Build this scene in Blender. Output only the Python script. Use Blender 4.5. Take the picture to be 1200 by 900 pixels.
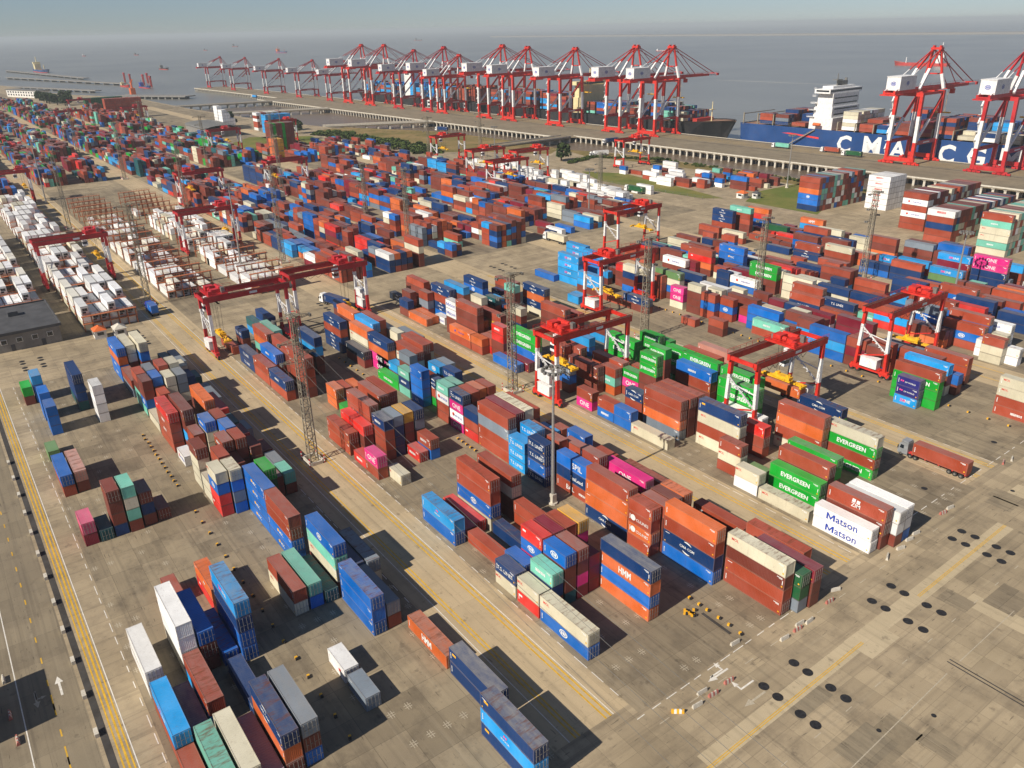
import bpy, bmesh, math, random
import numpy as np
from mathutils import Vector, Matrix
R = random.Random(7)
for o in list(bpy.data.objects): bpy.data.objects.remove(o)
SC = bpy.context.scene
COL = SC.collection
# ------------------------------------------------------------------ camera
CF, CP, CR, CY, CH = 934.223131, 0.420590885, -0.0212851496, 2.51441769, 91.9156720
_fw = Vector((math.cos(CY)*math.cos(CP), math.sin(CY)*math.cos(CP), -math.sin(CP)))
_r0 = _fw.cross(Vector((0, 0, 1))).normalized(); _u0 = _r0.cross(_fw)
_c, _s = math.cos(CR), math.sin(CR)
_rt = _r0*_c + _u0*_s; _up = _u0*_c - _r0*_s
cam = bpy.data.cameras.new('camera'); camo = bpy.data.objects.new('camera', cam); COL.objects.link(camo)
camo.matrix_world = Matrix(((_rt.x, _up.x, -_fw.x, 0), (_rt.y, _up.y, -_fw.y, 0), (_rt.z, _up.z, -_fw.z, CH), (0, 0, 0, 1)))
cam.sensor_fit = 'HORIZONTAL'; cam.sensor_width = 36; cam.lens = CF/1200*36
cam.clip_start = 1; cam.clip_end = 90000
SC.camera = camo
# ------------------------------------------------------------------ sky, sun, exposure
OZ = 10.0
SUN_EL = math.radians(37.0); SUN_AZ = Vector((0.06, -1, 0)).normalized()
W = bpy.data.worlds.new("World"); SC.world = W; W.use_nodes = True
nt = W.node_tree; nt.nodes.clear()
sky = nt.nodes.new('ShaderNodeTexSky'); sky.sky_type = 'NISHITA'; sky.sun_disc = False
sky.sun_elevation = SUN_EL; sky.sun_rotation = math.pi - math.atan2(SUN_AZ.x, -SUN_AZ.y)
sky.air_density = 1.0; sky.dust_density = 0.0; sky.ozone_density = OZ; sky.altitude = 800
bg = nt.nodes.new('ShaderNodeBackground'); bg.inputs['Strength'].default_value = SKY_STRENGTH = 0.066
wo = nt.nodes.new('ShaderNodeOutputWorld')
hsv = nt.nodes.new('ShaderNodeHueSaturation'); hsv.inputs['Saturation'].default_value = .72; nt.links.new(sky.outputs[0], hsv.inputs['Color']); nt.links.new(hsv.outputs[0], bg.inputs[0]); nt.links.new(bg.outputs[0], wo.inputs[0])
sl = bpy.data.lights.new('sun', 'SUN'); sl.energy = 5.0; sl.angle = math.radians(0.5); sl.color = (1.0, 0.93, 0.82)
so = bpy.data.objects.new('sun', sl); COL.objects.link(so)
to_sun = Vector((SUN_AZ.x*math.cos(SUN_EL), SUN_AZ.y*math.cos(SUN_EL), math.sin(SUN_EL)))
so.rotation_euler = to_sun.to_track_quat('Z', 'Y').to_euler(); so.location = (0, 0, 300)
SC.view_settings.view_transform = 'Standard'; SC.view_settings.look = 'None'
SC.view_settings.exposure = 0.12; SC.view_settings.gamma = 1
SC.cycles.use_denoising = True
SC.cycles.max_bounces = 5; SC.cycles.volume_bounces = 0; SC.cycles.diffuse_bounces = 2; SC.cycles.glossy_bounces = 2
SC.cycles.transparent_max_bounces = 4
SC.cycles.caustics_reflective = False; SC.cycles.caustics_refractive = False
# ------------------------------------------------------------------ helpers
def lin(c): return tuple(((v/255)/12.92 if v/255 <= .04045 else ((v/255+.055)/1.055)**2.4) for v in c)
def link(n1, s1, n2, s2, t): t.links.new(n1.outputs[s1], n2.inputs[s2])
class MB:
    """collects verts / faces of one mesh"""
    def __init__(s): s.v = []; s.f = []; s.m = []
    def quad(s, a, b, c, d, m=0):
        k = len(s.v); s.v += [a, b, c, d]; s.f.append((k, k+1, k+2, k+3)); s.m.append(m)
    def tri(s, a, b, c, m=0):
        k = len(s.v); s.v += [a, b, c]; s.f.append((k, k+1, k+2)); s.m.append(m)
    def box(s, x0, y0, z0, x1, y1, z1, m=0, bottom=True):
        k = len(s.v)
        s.v += [(x0, y0, z0), (x1, y0, z0), (x1, y1, z0), (x0, y1, z0), (x0, y0, z1), (x1, y0, z1), (x1, y1, z1), (x0, y1, z1)]
        F = [(4, 5, 6, 7), (0, 1, 5, 4), (1, 2, 6, 5), (2, 3, 7, 6), (3, 0, 4, 7)] + ([(3, 2, 1, 0)] if bottom else [])
        s.f += [tuple(k+i for i in f) for f in F]; s.m += [m]*len(F)
    def cbox(s, cx, cy, cz, sx, sy, sz, m=0): s.box(cx-sx/2, cy-sy/2, cz-sz/2, cx+sx/2, cy+sy/2, cz+sz/2, m)
    def bar(s, a, b, w, h=None, m=0, w2=None):
        """square bar from a to b (w wide, h tall), tapering to w2"""
        a = Vector(a); b = Vector(b); h = h or w; d = (b-a).normalized()
        ref = Vector((0, 0, 1)) if abs(d.z) < .9 else Vector((1, 0, 0))
        x = d.cross(ref).normalized(); y = x.cross(d).normalized()
        k = len(s.v); r = (w2 or w)/w
        for p, q in ((a, 1), (b, r)):
            for sx, sy in ((-1, -1), (1, -1), (1, 1), (-1, 1)): s.v.append(tuple(p + x*sx*w/2*q + y*sy*h/2*q))
        F = [(0, 1, 5, 4), (1, 2, 6, 5), (2, 3, 7, 6), (3, 0, 4, 7), (3, 2, 1, 0), (4, 5, 6, 7)]
        s.f += [tuple(k+i for i in f) for f in F]; s.m += [m]*6
    def tube(s, a, b, r, n=8, m=0, r2=None, caps=True):
        a = Vector(a); b = Vector(b); d = (b-a).normalized(); r2 = r if r2 is None else r2
        ref = Vector((0, 0, 1)) if abs(d.z) < .9 else Vector((1, 0, 0))
        x = d.cross(ref).normalized(); y = x.cross(d).normalized(); k = len(s.v)
        for p, q in ((a, r), (b, r2)):
            for i in range(n):
                t = 2*math.pi*i/n; s.v.append(tuple(p + x*math.cos(t)*q + y*math.sin(t)*q))
        for i in range(n): s.f.append((k+i, k+(i+1) % n, k+n+(i+1) % n, k+n+i)); s.m.append(m)
        if caps:
            s.f.append(tuple(k+i for i in range(n))[::-1]); s.m.append(m); s.f.append(tuple(k+n+i for i in range(n))); s.m.append(m)
    def prism(s, pts, z0, z1, m=0):
        """pts: outline in xy, counter-clockwise"""
        k = len(s.v); n = len(pts)
        s.v += [(x, y, z0) for x, y in pts] + [(x, y, z1) for x, y in pts]
        for i in range(n): s.f.append((k+i, k+(i+1) % n, k+n+(i+1) % n, k+n+i)); s.m.append(m)
        s.f.append(tuple(k+n+i for i in range(n))); s.m.append(m); s.f.append(tuple(k+i for i in range(n))[::-1]); s.m.append(m)
    def mesh(s, name, mats):
        me = bpy.data.meshes.new(name); me.from_pydata(s.v, [], s.f)
        for m in (mats if isinstance(mats, (list, tuple)) else [mats]): me.materials.append(m)
        if any(s.m): me.polygons.foreach_set('material_index', s.m)
        me.update(); return me
    def build(s, name, mats, parent=None, loc=(0, 0, 0), rz=0):
        return put(name, s.mesh(name, mats), parent, loc, rz)
def put(name, data, parent=None, loc=(0, 0, 0), rz=0):
    o = bpy.data.objects.new(name, data); COL.objects.link(o)
    o.location = loc; o.rotation_euler = (0, 0, rz)
    if parent: o.parent = parent
    return o
def tag(o, label=None, cat=None, group=None, kind=None):
    if label: o['label'] = label
    if cat: o['category'] = cat
    if group: o['group'] = group
    if kind: o['kind'] = kind
    return o
def thing(name, label, cat, loc=(0, 0, 0), rz=0, group=None):
    return tag(put(name, None, None, loc, rz), label, cat, group)
CHILD = {}
def copy_tree(o, loc, rz, label, group=None):
    """the thing, its parts and their sub-parts"""
    def cp(x, par):
        c = x.copy(); COL.objects.link(c); c.parent = par
        for ch in list(x.children): cp(ch, c)
        return c
    r = cp(o, None); r.location = loc; r.rotation_euler = (0, 0, rz); r['label'] = label
    if group: r['group'] = group
    return r
# ------------------------------------------------------------------ materials
def new_mat(name, rough=.6, metal=0, spec=.4):
    m = bpy.data.materials.new(name); m.use_nodes = True; t = m.node_tree; b = t.nodes['Principled BSDF']
    b.inputs['Roughness'].default_value = rough; b.inputs['Metallic'].default_value = metal
    b.inputs['Specular IOR Level'].default_value = spec
    return m, t, b
def mix(t, a, b, f, mode='MIX'):
    n = t.nodes.new('ShaderNodeMix'); n.data_type = 'RGBA'; n.blend_type = mode
    for sock, v in ((6, a), (7, b), (0, f)):
        if hasattr(v, 'links') or hasattr(v, 'is_linked'): t.links.new(v, n.inputs[sock])
        elif isinstance(v, (int, float)): n.inputs[sock].default_value = v
        else: n.inputs[sock].default_value = (*v[:3], 1)
    return n.outputs[2]
def math_(t, op, a, b=0, clamp=False):
    n = t.nodes.new('ShaderNodeMath'); n.operation = op; n.use_clamp = clamp
    for i, v in enumerate((a, b)):
        if isinstance(v, (int, float)): n.inputs[i].default_value = v
        else: t.links.new(v, n.inputs[i])
    return n.outputs[0]
def noise(t, vec, scale, detail=3, rough=.55, out=0):
    n = t.nodes.new('ShaderNodeTexNoise'); n.inputs['Scale'].default_value = scale; n.inputs['Detail'].default_value = detail
    n.inputs['Roughness'].default_value = rough
    if vec is not None: t.links.new(vec, n.inputs['Vector'])
    return n.outputs[out]
def ramp(t, f, p0, p1, c0=(0, 0, 0), c1=(1, 1, 1)):
    n = t.nodes.new('ShaderNodeValToRGB'); e = n.color_ramp.elements
    e[0].position = p0; e[0].color = (*c0, 1); e[1].position = p1; e[1].color = (*c1, 1)
    t.links.new(f, n.inputs[0]); return n.outputs[0]
def mapped(t, vec, sc):
    n = t.nodes.new('ShaderNodeMapping'); n.inputs['Scale'].default_value = sc; t.links.new(vec, n.inputs[0]); return n.outputs[0]
def bump(t, b, h, strength=.3, dist=.05):
    n = t.nodes.new('ShaderNodeBump'); n.inputs['Strength'].default_value = strength; n.inputs['Distance'].default_value = dist
    t.links.new(h, n.inputs['Height']); t.links.new(n.outputs[0], b.inputs['Normal'])
def plain(name, rgb, rough=.55, metal=0, var=.25, scale=.6, dirt=(95, 80, 62), spec=.4):
    """paint or metal with blotchy fading and dirt"""
    m, t, b = new_mat(name, rough, metal, spec)
    g = t.nodes.new('ShaderNodeNewGeometry'); p = g.outputs['Position']
    n1 = ramp(t, noise(t, p, scale, 4), .35, .7); n2 = ramp(t, noise(t, p, scale*5, 3), .52, .75)
    c = lin(rgb); c1 = mix(t, c, tuple(min(1, v*1.25+.02) for v in c), n1)
    c2 = mix(t, c1, lin(dirt), math_(t, 'MULTIPLY', n2, var))
    t.links.new(c2, b.inputs['Base Color']); return m
def container_paint(name, attr, frame=False):
    """painted corrugated steel: faded, dusty on top, rust freckles; colour from the object (or the paint attribute)"""
    m, t, b = new_mat(name, .5, 0, .35)
    if attr:
        a = t.nodes.new('ShaderNodeAttribute'); a.attribute_name = 'paint'; col = a.outputs['Color']; dust = a.outputs['Alpha']; rnd = None
    else:
        a = t.nodes.new('ShaderNodeObjectInfo'); col = a.outputs['Color']; dust = a.outputs['Alpha']
    g = t.nodes.new('ShaderNodeNewGeometry'); p = g.outputs['Position']
    sp = t.nodes.new('ShaderNodeSeparateXYZ'); t.links.new(g.outputs['True Normal'], sp.inputs[0])
    up = ramp(t, sp.outputs[2], .6, .9)
    fade = ramp(t, noise(t, p, .23, 3), .35, .75)
    hs = t.nodes.new('ShaderNodeHueSaturation'); hs.inputs['Saturation'].default_value = .93; hs.inputs['Value'].default_value = 1.2; t.links.new(col, hs.inputs['Color'])
    c = mix(t, col, hs.outputs[0], fade)
    if frame: c = mix(t, c, lin((150, 132, 116)), .22)
    # vertical runs of rust and grime
    streak = ramp(t, noise(t, mapped(t, p, (1.6, 1.6, .16)), 1.0, 4, .6), .56, .8)
    c = mix(t, c, lin((92, 62, 46)), math_(t, 'MULTIPLY', streak, .55 if frame else .2))
    fine = ramp(t, noise(t, p, 2.3, 4, .7), .6, .72)
    c = mix(t, c, lin((120, 72, 46)), math_(t, 'MULTIPLY', fine, .5 if frame else .28))
    dn = ramp(t, noise(t, mapped(t, p, (.5, 1.2, 1)), .8, 5, .65), .3, .72)
    df = math_(t, 'MULTIPLY', math_(t, 'MULTIPLY', up, dust), math_(t, 'ADD', math_(t, 'MULTIPLY', dn, .65), .35))
    c = mix(t, c, lin((146, 142, 138)), df)
    if not attr:      # some roofs are badly corroded, in bands across the roof ribs
        bad = ramp(t, a.outputs['Random'], .66, .72)
        rr_ = ramp(t, noise(t, mapped(t, p, (1.5, .35, 1)), 1.0, 5, .7), .5, .66)
        c = mix(t, c, lin((112, 66, 40)), math_(t, 'MULTIPLY', math_(t, 'MULTIPLY', up, bad), math_(t, 'MULTIPLY', rr_, .75)))
    t.links.new(c, b.inputs['Base Color'])
    t.links.new(math_(t, 'ADD', math_(t, 'MULTIPLY', fade, .2), .42), b.inputs['Roughness'])
    if attr:
        uvn = t.nodes.new('ShaderNodeUVMap'); uvn.uv_map = 'rib'
        ed_ = t.nodes.new('ShaderNodeUVMap'); ed_.uv_map = 'edge'; sx_ = t.nodes.new('ShaderNodeSeparateXYZ'); t.links.new(ed_.outputs[0], sx_.inputs[0])
        fr = math_(t, 'MAXIMUM', math_(t, 'GREATER_THAN', math_(t, 'ABSOLUTE', math_(t, 'SUBTRACT', sx_.outputs[0], .5)), .49), math_(t, 'GREATER_THAN', math_(t, 'ABSOLUTE', math_(t, 'SUBTRACT', sx_.outputs[1], .5)), .45))
        t.links.new(mix(t, c, mix(t, c, lin((84, 70, 60)), .5), fr), b.inputs['Base Color'])
        w = t.nodes.new('ShaderNodeTexWave'); w.bands_direction = 'X'; w.inputs['Scale'].default_value = .314/.28*1.0
        t.links.new(uvn.outputs[0], w.inputs['Vector']); bump(t, b, w.outputs['Fac'], .5, .04)
    return m
M_BOX = container_paint('container_paint', False)
M_BOXF = container_paint('container_frame_paint', False, True)
M_BOXS = container_paint('container_paint_massed', True)
M_WPRINT = plain('white_print', (222, 222, 218), .5, 0, .5, 1.8)
M_YPRINT = plain('yellow_print', (226, 168, 30), .5, 0, .1)
M_BPRINT = plain('blue_print', (28, 62, 160), .5, 0, .1)
M_RPRINT = plain('red_print', (206, 52, 44), .5, 0, .1)
M_PINKW = plain('weathered_red_paint', (176, 104, 92), .7, 0, .5, 2)
M_SILVER = plain('silver_cab', (150, 152, 154), .35, .2, .2, 1)
M_PPRINT = plain('pink_print', (232, 70, 140), .5, 0, .1)
M_ROD = plain('galvanised_steel', (150, 146, 140), .45, .3, .4, 2)
M_RED = plain('crane_red', (200, 38, 24), .5, 0, .4, .5, spec=.4)
M_RED2 = plain('crane_dark_red', (180, 28, 34), .45, 0, .25, .25, spec=.5)
M_CWHITE = plain('crane_white', (224, 222, 218), .5, 0, .4, .6)
M_YEL = plain('crane_yellow', (226, 172, 24), .45, 0, .3, .6)
M_DARK = plain('dark_rubber', (30, 30, 32), .7, 0, .3)
M_GREY = plain('grey_steel', (118, 116, 110), .55, .2, .5, .8)
M_LATT = plain('tower_steel', (150, 140, 120), .6, .1, .5, .8, dirt=(110, 84, 58))
M_GLASS = plain('dark_glass', (26, 34, 42), .12, 0, .05, 1, spec=.8)
M_CONC = plain('concrete_block', (196, 188, 172), .8, 0, .4, .9)
M_RACK = plain('rack_orange', (176, 102, 62), .6, 0, .4, .6)
M_WALL = plain('grey_wall', (128, 124, 118), .8, 0, .3, .3)
M_ROOFD = plain('dark_roof', (70, 70, 72), .8, 0, .3, .3)
M_ROOFO = plain('orange_roof', (206, 98, 40), .7, 0, .25, .8)
M_WWALL = plain('white_wall', (216, 212, 204), .7, 0, .25, .4)
STACK_DATA = """
A0 -238.0 20 g,m
A0 -198.8 20 e
A0 -178.8 40 b,d
A0 -155.8 20 f,u
A0 -106.5 40 w,w
A0 -92.0 40 s.line,d
A0 -79.7 40 d
A1 -238.3 20 s,b,b
A1 -224.0 20 b,b,b
A1 -213.5 20 b,b,b
A1 -179.1 40 k,m
A1 -155.7 20 T
A1 -92.0 40 n
A1 -79.7 40 t,t
A2 -155.7 20 m,m,m,n
A2 -107.4 40 w,w,w,c
A2 -95.0 40 d,s
A2 -80.4 40 c,c
A3 -155.5 20 t,c,t,m
A3 -126.7 20 d
A3 -107.1 40 b,m,m
A3 -80.2 40 l
A4 -224.9 40 n,n,n,T
A4 -156.0 20 m,n,m
A4 -106.5 40 b
A4 -92.7 40 n
A4 -80.4 40 n.cma,o,m
A5 -213.6 20 w,w,w,w
A5 -156.4 20 m
A5 -117.9 40 o.x,r.hl
A5 -105.5 40h s.line,n,b,b
A5 -80.7 40 a,m,b
B0 -238.1 40 b.txt,o,b.txt,b.txt
B0 -224.7 40 d,a
B0 -214.8 20 d,m,t,t
B0 -208.4 20 m,m,b.cma,t
B0 -184.5 40 r.hl,d.txt,d.txt,d
B0 -176.0 20 w.txt
B0 -162.6 20 m,c,c,c
B0 -155.7 20 c,c
B0 -149.5 20 c.mol,b.cma,r,r.hl
B0 -110.9 40 d,c.mol
B0 -91.4 20 w.bc
B0 -84.3 20 a
B1 -238.9 40 c,c,m,c
B1 -215.8 20 a,m,b,m
B1 -209.5 20 b,m,c,m
B1 -203.3 20 d,m,m
B1 -181.4 40h m,m,s,m
B1 -174.9 20 d,m,c
B1 -155.9 20 d,m,c,c
B1 -148.9 20 c.mol,b,a,b
B1 -110.9 40 t,b
B2 -235.5 40h c,b,m,c
B2 -213.6 20h d,c,c,m
B2 -207.4 20 c,c,m,m
B2 -174.3 20 b.txt,c,c,m
B2 -162.1 20 d.txt,m,m,c
B2 -155.5 20 m,m,c
B2 -137.3 40 b.msc,b.msc,b.msc,b.msc
B2 -125.0 40 d,d,b.msc,b.msc
B2 -110.7 40 T
B3 -213.5 20h c,m,a,m
B3 -207.3 20 a,a,c,m
B3 -183.6 40h o,m,m,m
B3 -174.9 20 d,m,m,c
B3 -168.5 20 b,c,m,m
B3 -161.9 20 d,m,m,m
B3 -144.5 20 g,G,m,m
B3 -111.7 40 b.cma,t,c.mol,m
B3 -98.1 40 b,b,b
B4 -235.7 20 T,m
B4 -217.1 20h c,m,m
B4 -210.8 20 n,m,m
B4 -182.7 40h r.hl,r,m
B4 -175.6 20 T,m,m
B4 -168.5 20 u,r,m
B4 -161.1 20 m,m,n
B4 -149.3 20 m,m
B4 -111.2 40 n,m
B4 -98.2 40 a,m
B4 -58.6 40 a/n.y,s.bird,n.y
B5 -230.0 40 a,n
B5 -215.6 20 T,n
B5 -198.3 40 a,m
B5 -185.9 40h u
B5 -175.5 20 a,n
B5 -162.5 20 m,m
B5 -155.7 20 a.txt,m
B5 -149.5 20 t,m
B5 -110.5 40 a,c
B5 -84.4 40 o.hmm
B5 -71.3 40 a/n.y,n
C0 -238.8 40 d
C0 -220.4 40 n.ts,n.ts
C0 -208.0 40h d.hl,d
C0 -195.3 40h n.txt,d
C0 -156.7 40h d,d
C0 -148.7 20 r.txt
C0 -142.5 20h p.one,d
C0 -111.0 40h s.bird,b
C0 -91.4 20 n.ts,c.mol
C0 -84.8 20 c.mol,r.hl
C0 -72.3 40 c.mol,b.cma
C1 -237.0 20 n.ts,m,m
C1 -208.6 40h b.txt,m,m
C1 -154.4 40 r,m,m
C1 -137.2 20 c.mol
C1 -111.3 40 u
C1 -98.6 40 d
C1 -92.4 20 b,m
C1 -84.7 20 t.txt,n,m
C2 -222.0 40 d,o,t,m
C2 -205.9 40h d,m,m,m
C2 -193.6 40h d,d,d,m
C2 -156.1 40h d,d.7,m,m
C2 -149.0 20 a/n.txt,d,d,m
C2 -112.0 40 r
C2 -91.1 20 r.hl,b.cma,p,m
C2 -84.6 20 b.cma,m,m,T
C3 -223.3 40 t,m,m,m
C3 -181.9 20h o,o
C3 -168.4 40 g.evs
C3 -149.5 20 a,n,n,n
C3 -110.8 40h d,d,b.cma,c
C3 -98.2 40 n
C3 -91.1 20 u,m,m,m
C3 -84.6 20 d,m,p,u
C4 -245.9 40 T,s
C4 -182.7 20 d,s
C4 -161.5 40 d,m,m,m
C4 -149.8 20 y,m,m,m
C4 -143.6 20 r.txt
C4 -91.1 20 d,m,m,m
C4 -84.8 20 u,u,u
C5 -243.8 40 n,b,m
C5 -207.0 40h n,s,m,m
C5 -182.0 20 o,m
C5 -162.5 40 d,m,m,m
C5 -149.6 20 n,a,m,m
C5 -143.1 20 d.txt,b
C5 -111.3 40 d,c,m,m
C5 -98.5 40 d,d
C5 -91.0 20 y,p,m,m
C5 -72.9 40 a/n,o.hmm,b,o
D0 -218.1 40 n.cma,d,n.cma,n.cma
D0 -202.8 40 N,m
D0 -182.4 40 g.evs
D0 -175.8 20 t.txt,n.txt,t
D0 -168.8 20 b,b,b,b.apl
D0 -155.9 20 t.txt,w.txt,d,d
D0 -149.3 20 n.ts,p.one,w.txt,p.one
D0 -142.8 20 n,d,r.hl
D0 -130.4 40h d,a,d,d
D0 -124.3 20 s.ts,s.ts,s.ts
D0 -117.1 20 n.ts,n.ts,b,n.ts
D0 -91.7 40h d,o,o,n.cma
D0 -85.5 20 d,d.cul,o.cul,d
D1 -205.2 40 o,c.mol,c.mol,d
D1 -192.7 40 n.ts,o,p.one,p.one
D1 -179.9 20 a,m,m,m
D1 -172.2 20 n
D1 -164.8 20 n.cma,d,g
D1 -149.3 20 d,m,m,m
D1 -131.2 40h u,m,m,m
D1 -123.5 20 s.ts,s.ts,n,n
D1 -104.4 40h b.pil,n.sea,d.bal
D1 -85.1 20 d,m,m,m
D1 -72.8 40h o,d,n.cma,b
D2 -219.6 40h o,m,m,m
D2 -206.8 40h s,m,m,m
D2 -181.0 40 d,c.mol,m,m
D2 -160.9 20 t,m,m
D2 -131.4 40h c,m,m,m
D2 -119.1 40h d,m,m
D2 -106.2 20 d,m,m,m
D2 -85.4 20 m,m,m,m
D2 -60.4 40 c.mol,m,d,d
D3 -208.1 40h d,m,m,m
D3 -182.1 40h d,m,m,m
D3 -173.7 20 s.cma,m,m
D3 -165.9 20h n.ts,m,m
D3 -154.7 20 o,m,m
D3 -132.5 40 d,m,m,m
D3 -109.1 40 d,m,m
D3 -95.5 40h p.one,m,u
D3 -85.5 20 o,m,m,m
D3 -59.0 20 G,G,a
D4 -202.1 40h c,m,m
D4 -185.2 40 d,c.mol,m,m
D4 -173.8 20 a,m,m
D4 -154.5 20 d,m,m
D4 -128.4 20 s,m
D4 -117.0 20h b,m,m
D4 -58.6 40 u,m,m
D5 -248.3 20h n,m
D5 -194.8 40h a,m,m
D5 -128.2 20 d,m
D5 -111.4 40 d,m
D5 -95.7 40h d,m
D5 -75.5 40h d.hl,m
D5 -62.7 40 d,s,m
E0 -234.8 20h n,m
E0 -222.5 40 o
E0 -195.7 40 o.hap,d
E0 -189.3 20 o,d
E0 -171.4 40 b
E0 -139.0 20 d,p.one
E0 -130.8 20 d,b.txt
E0 -124.6 20 b,b
E0 -112.3 40 c.mol
E0 -86.6 20 c.mol,w
E0 -74.1 40 c.mol
E0 -61.0 40 w.mat,w.mat
E1 -237.6 20 m,d,m
E1 -223.2 40 o
E1 -208.0 20h w.mat,w.mat,m,m
E1 -195.7 40 d,m,m,m,m
E1 -188.2 20 d.txt,r.txt
E1 -182.0 20 r.txt,r,m,m
E1 -169.7 40h u
E1 -151.3 20 a,b,m
E1 -93.8 20 d,c.mol,d
E1 -60.4 40h d.zim,m,m
E2 -246.7 40 N.cma
E2 -240.0 20 d,d
E2 -220.0 20 w.mat
E2 -197.0 40 m,m,d
E2 -188.5 20 d,r.txt
E2 -169.9 40 g.ever,g.ever,b,n
E2 -126.6 20 n.cma,d,m
E2 -114.0 40 d,d,o,a
E2 -89.2 20 e
E2 -75.9 40h g.ever,g.ever
E2 -59.2 40 w,w,m
E3 -237.5 40 d,m,m,g
E3 -220.5 40h n.cma,d,n.cma,b
E3 -191.0 40 d,y,m,m
E3 -146.3 40 m,d,m
E3 -113.8 40 d,m,m,m
E3 -98.9 40h n.y,c.mol,d,c.mol
E3 -76.1 40h d,m,m
E3 -59.3 40 w,w,b
E4 -216.1 40 s,m,m,m,m
E4 -203.8 40 w.txt,c,m
E4 -163.5 20 d,m,m
E4 -142.4 20 d,t.txt,o
E4 -113.8 40 d,m,m,m
E5 -209.7 40 c,m,m,m
E5 -159.8 40 d,m,m
E5 -142.6 40h d,m,m
E5 -136.4 20 g.evs,p.one,d
E5 -130.2 20h g.evs,g.evs,m,m,m
E5 -96.2 20 r.hl,d.hl,d
E5 -77.9 40 g,g,m
f0 -212.9 20 T.txt,m,m
f0 -198.4 20 c,m,n
f0 -140.4 40 d,m
f0 -102.7 40 w,a
f0 -86.7 40h d,o,d,c.mol
f1 -224.5 40 n.cma,b.cma,r,m
f1 -148.2 40 g.ever,g.ever,g,g
f1 -137.1 20h g.evs,m,m,m
f1 -106.6 40 g.ever,g.ever,g,m
f1 -75.4 40 c.mol,g.ever,d,g.ever
f2 -182.8 40 d,m,m,m
f2 -138.7 40 t
f2 -123.3 40h b.txt,d,m
f3 -213.2 20 t,m,m,m
f3 -136.1 20 g.evs,g.evs,d,g
f3 -123.8 40 g.ever,g,m,m
f3 -110.6 40 g.ever,g.ever,g,m
f4 -225.2 20 n.cma,m
f4 -182.5 40 d,m,m
f4 -147.5 20 g.evs,g.evs,m,m
f4 -126.3 40 d,m,m,m
f5 -220.6 40h d,m,m
f5 -203.7 40 n.cma,o,n.cma,c
f5 -145.8 40h g.ever,g,m
f5 -123.5 40h k,m,m,m
f5 -90.8 40 n.cma,g,m
F0 -207.6 20h s
F1 -208.9 20 s
F4 -235.3 40 b
F4 -209.2 40 s.line,s.line,m
F4 -196.4 40 d
F4 -184.1 40 n.cma,m
F4 -88.1 20 v.dp,v.dp,s.line
F5 -224.1 40h s.line,s.line,s.line,s
F5 -165.1 20 d
F5 -153.5 20 d,m
F5 -84.7 40 d,g.ever,g,g
G0 -198.3 40 c,a/n,m,b
G0 -180.0 20 p.one,p.one,c
G0 -172.2 20 c,m,m,m
G0 -166.0 20h d,b,d
G0 -138.1 40 t.txt,d
G0 -87.6 40h s,m,c
G0 -63.0 40 c.mol,c.mol,d,d.txt
G1 -224.2 40 s.line,b,u,m
G1 -211.2 20h r,m,m
G1 -176.2 20 a/n,m
G1 -160.6 20 d,b.cma,d
G1 -85.9 40h b,m
G2 -238.0 40 s.line,s.line,m,m
G2 -187.0 40 e,c,b,m
G2 -168.0 20h c,b,m
G2 -147.9 40 d,p
G4 -147.5 40h c.mol,m
G4 -106.0 40 a/n,n
G4 -87.8 40 d,d,m
G5 -183.9 40h a/n,b,m
G5 -165.5 20 c,b,m
G5 -101.9 40 a/n,n
H0 -208.9 40h w.txt,m
H0 -174.0 40 w.txt,b
H0 -147.7 40 d,n.ts
H0 -135.2 40 d
H0 -88.3 20 d,c,c
H1 -185.1 20 w.txt,m
H1 -149.0 40 d,d,m
H1 -136.7 40 n.ts,m
H1 -84.9 40 w,w
H2 -200.5 40 d,r.hl,o,m
H2 -170.0 40 g.ever,g.ever,m,m
H2 -126.2 40 t.txt
H2 -109.3 40 a,b,m,m
H2 -96.6 40 d,b.cma,d
H3 -96.6 40 d,b.cma,d,d
H4 -153.1 40 c.mol,d,m
H4 -130.7 20 d,b,n
H4 -113.2 40 c,m
H5 -191.8 40h b.msc,b.msc,b,m
H5 -167.5 40h r.txt,o,m
H5 -109.9 40 d,b,m,m
H5 -92.6 40 w.txt,w,w
I3 -183.0 40 d,m
I5 -226.7 20 d,c,t
I5 -215.1 20h d,b,m
I5 -162.2 40 d,m,m
I5 -126.9 40 d,d,m
I5 -114.3 40h d,b.cma,d
I5 -100.3 40 d,b.cma,m
J0 -239.1 40 d,m
J0 -225.2 40 c,d
J0 -200.5 40h a/n
J0 -186.3 40 n.cma
J1 -187.7 40h d,n.cma
J1 -173.4 40 c.mol,d,m
J1 -155.7 20 s.line,r.txt,b
J1 -129.3 40 s.line,e,n
J1 -121.1 20 t,b
J2 -143.3 40 s.txt,r.txt,s
J3 -238.6 40h n.cma,n.cma,d,d
J4 -118.2 40 p.one,p.one,n,n,m
J5 -233.0 40 t.txt,d,d,m,m
J5 -179.8 40 n.cma,m,m
J5 -132.4 40 s.line,u,m,m
K0 -218.9 40 G,m
K0 -198.1 40 d,n,m
K2 -233.9 40 o,r.hl,b,b.cma
K5 -209.8 40 o.hmm,s,m
B0 -197.7 40 c
D1 -187.5 40 s.line,m
"""
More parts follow.
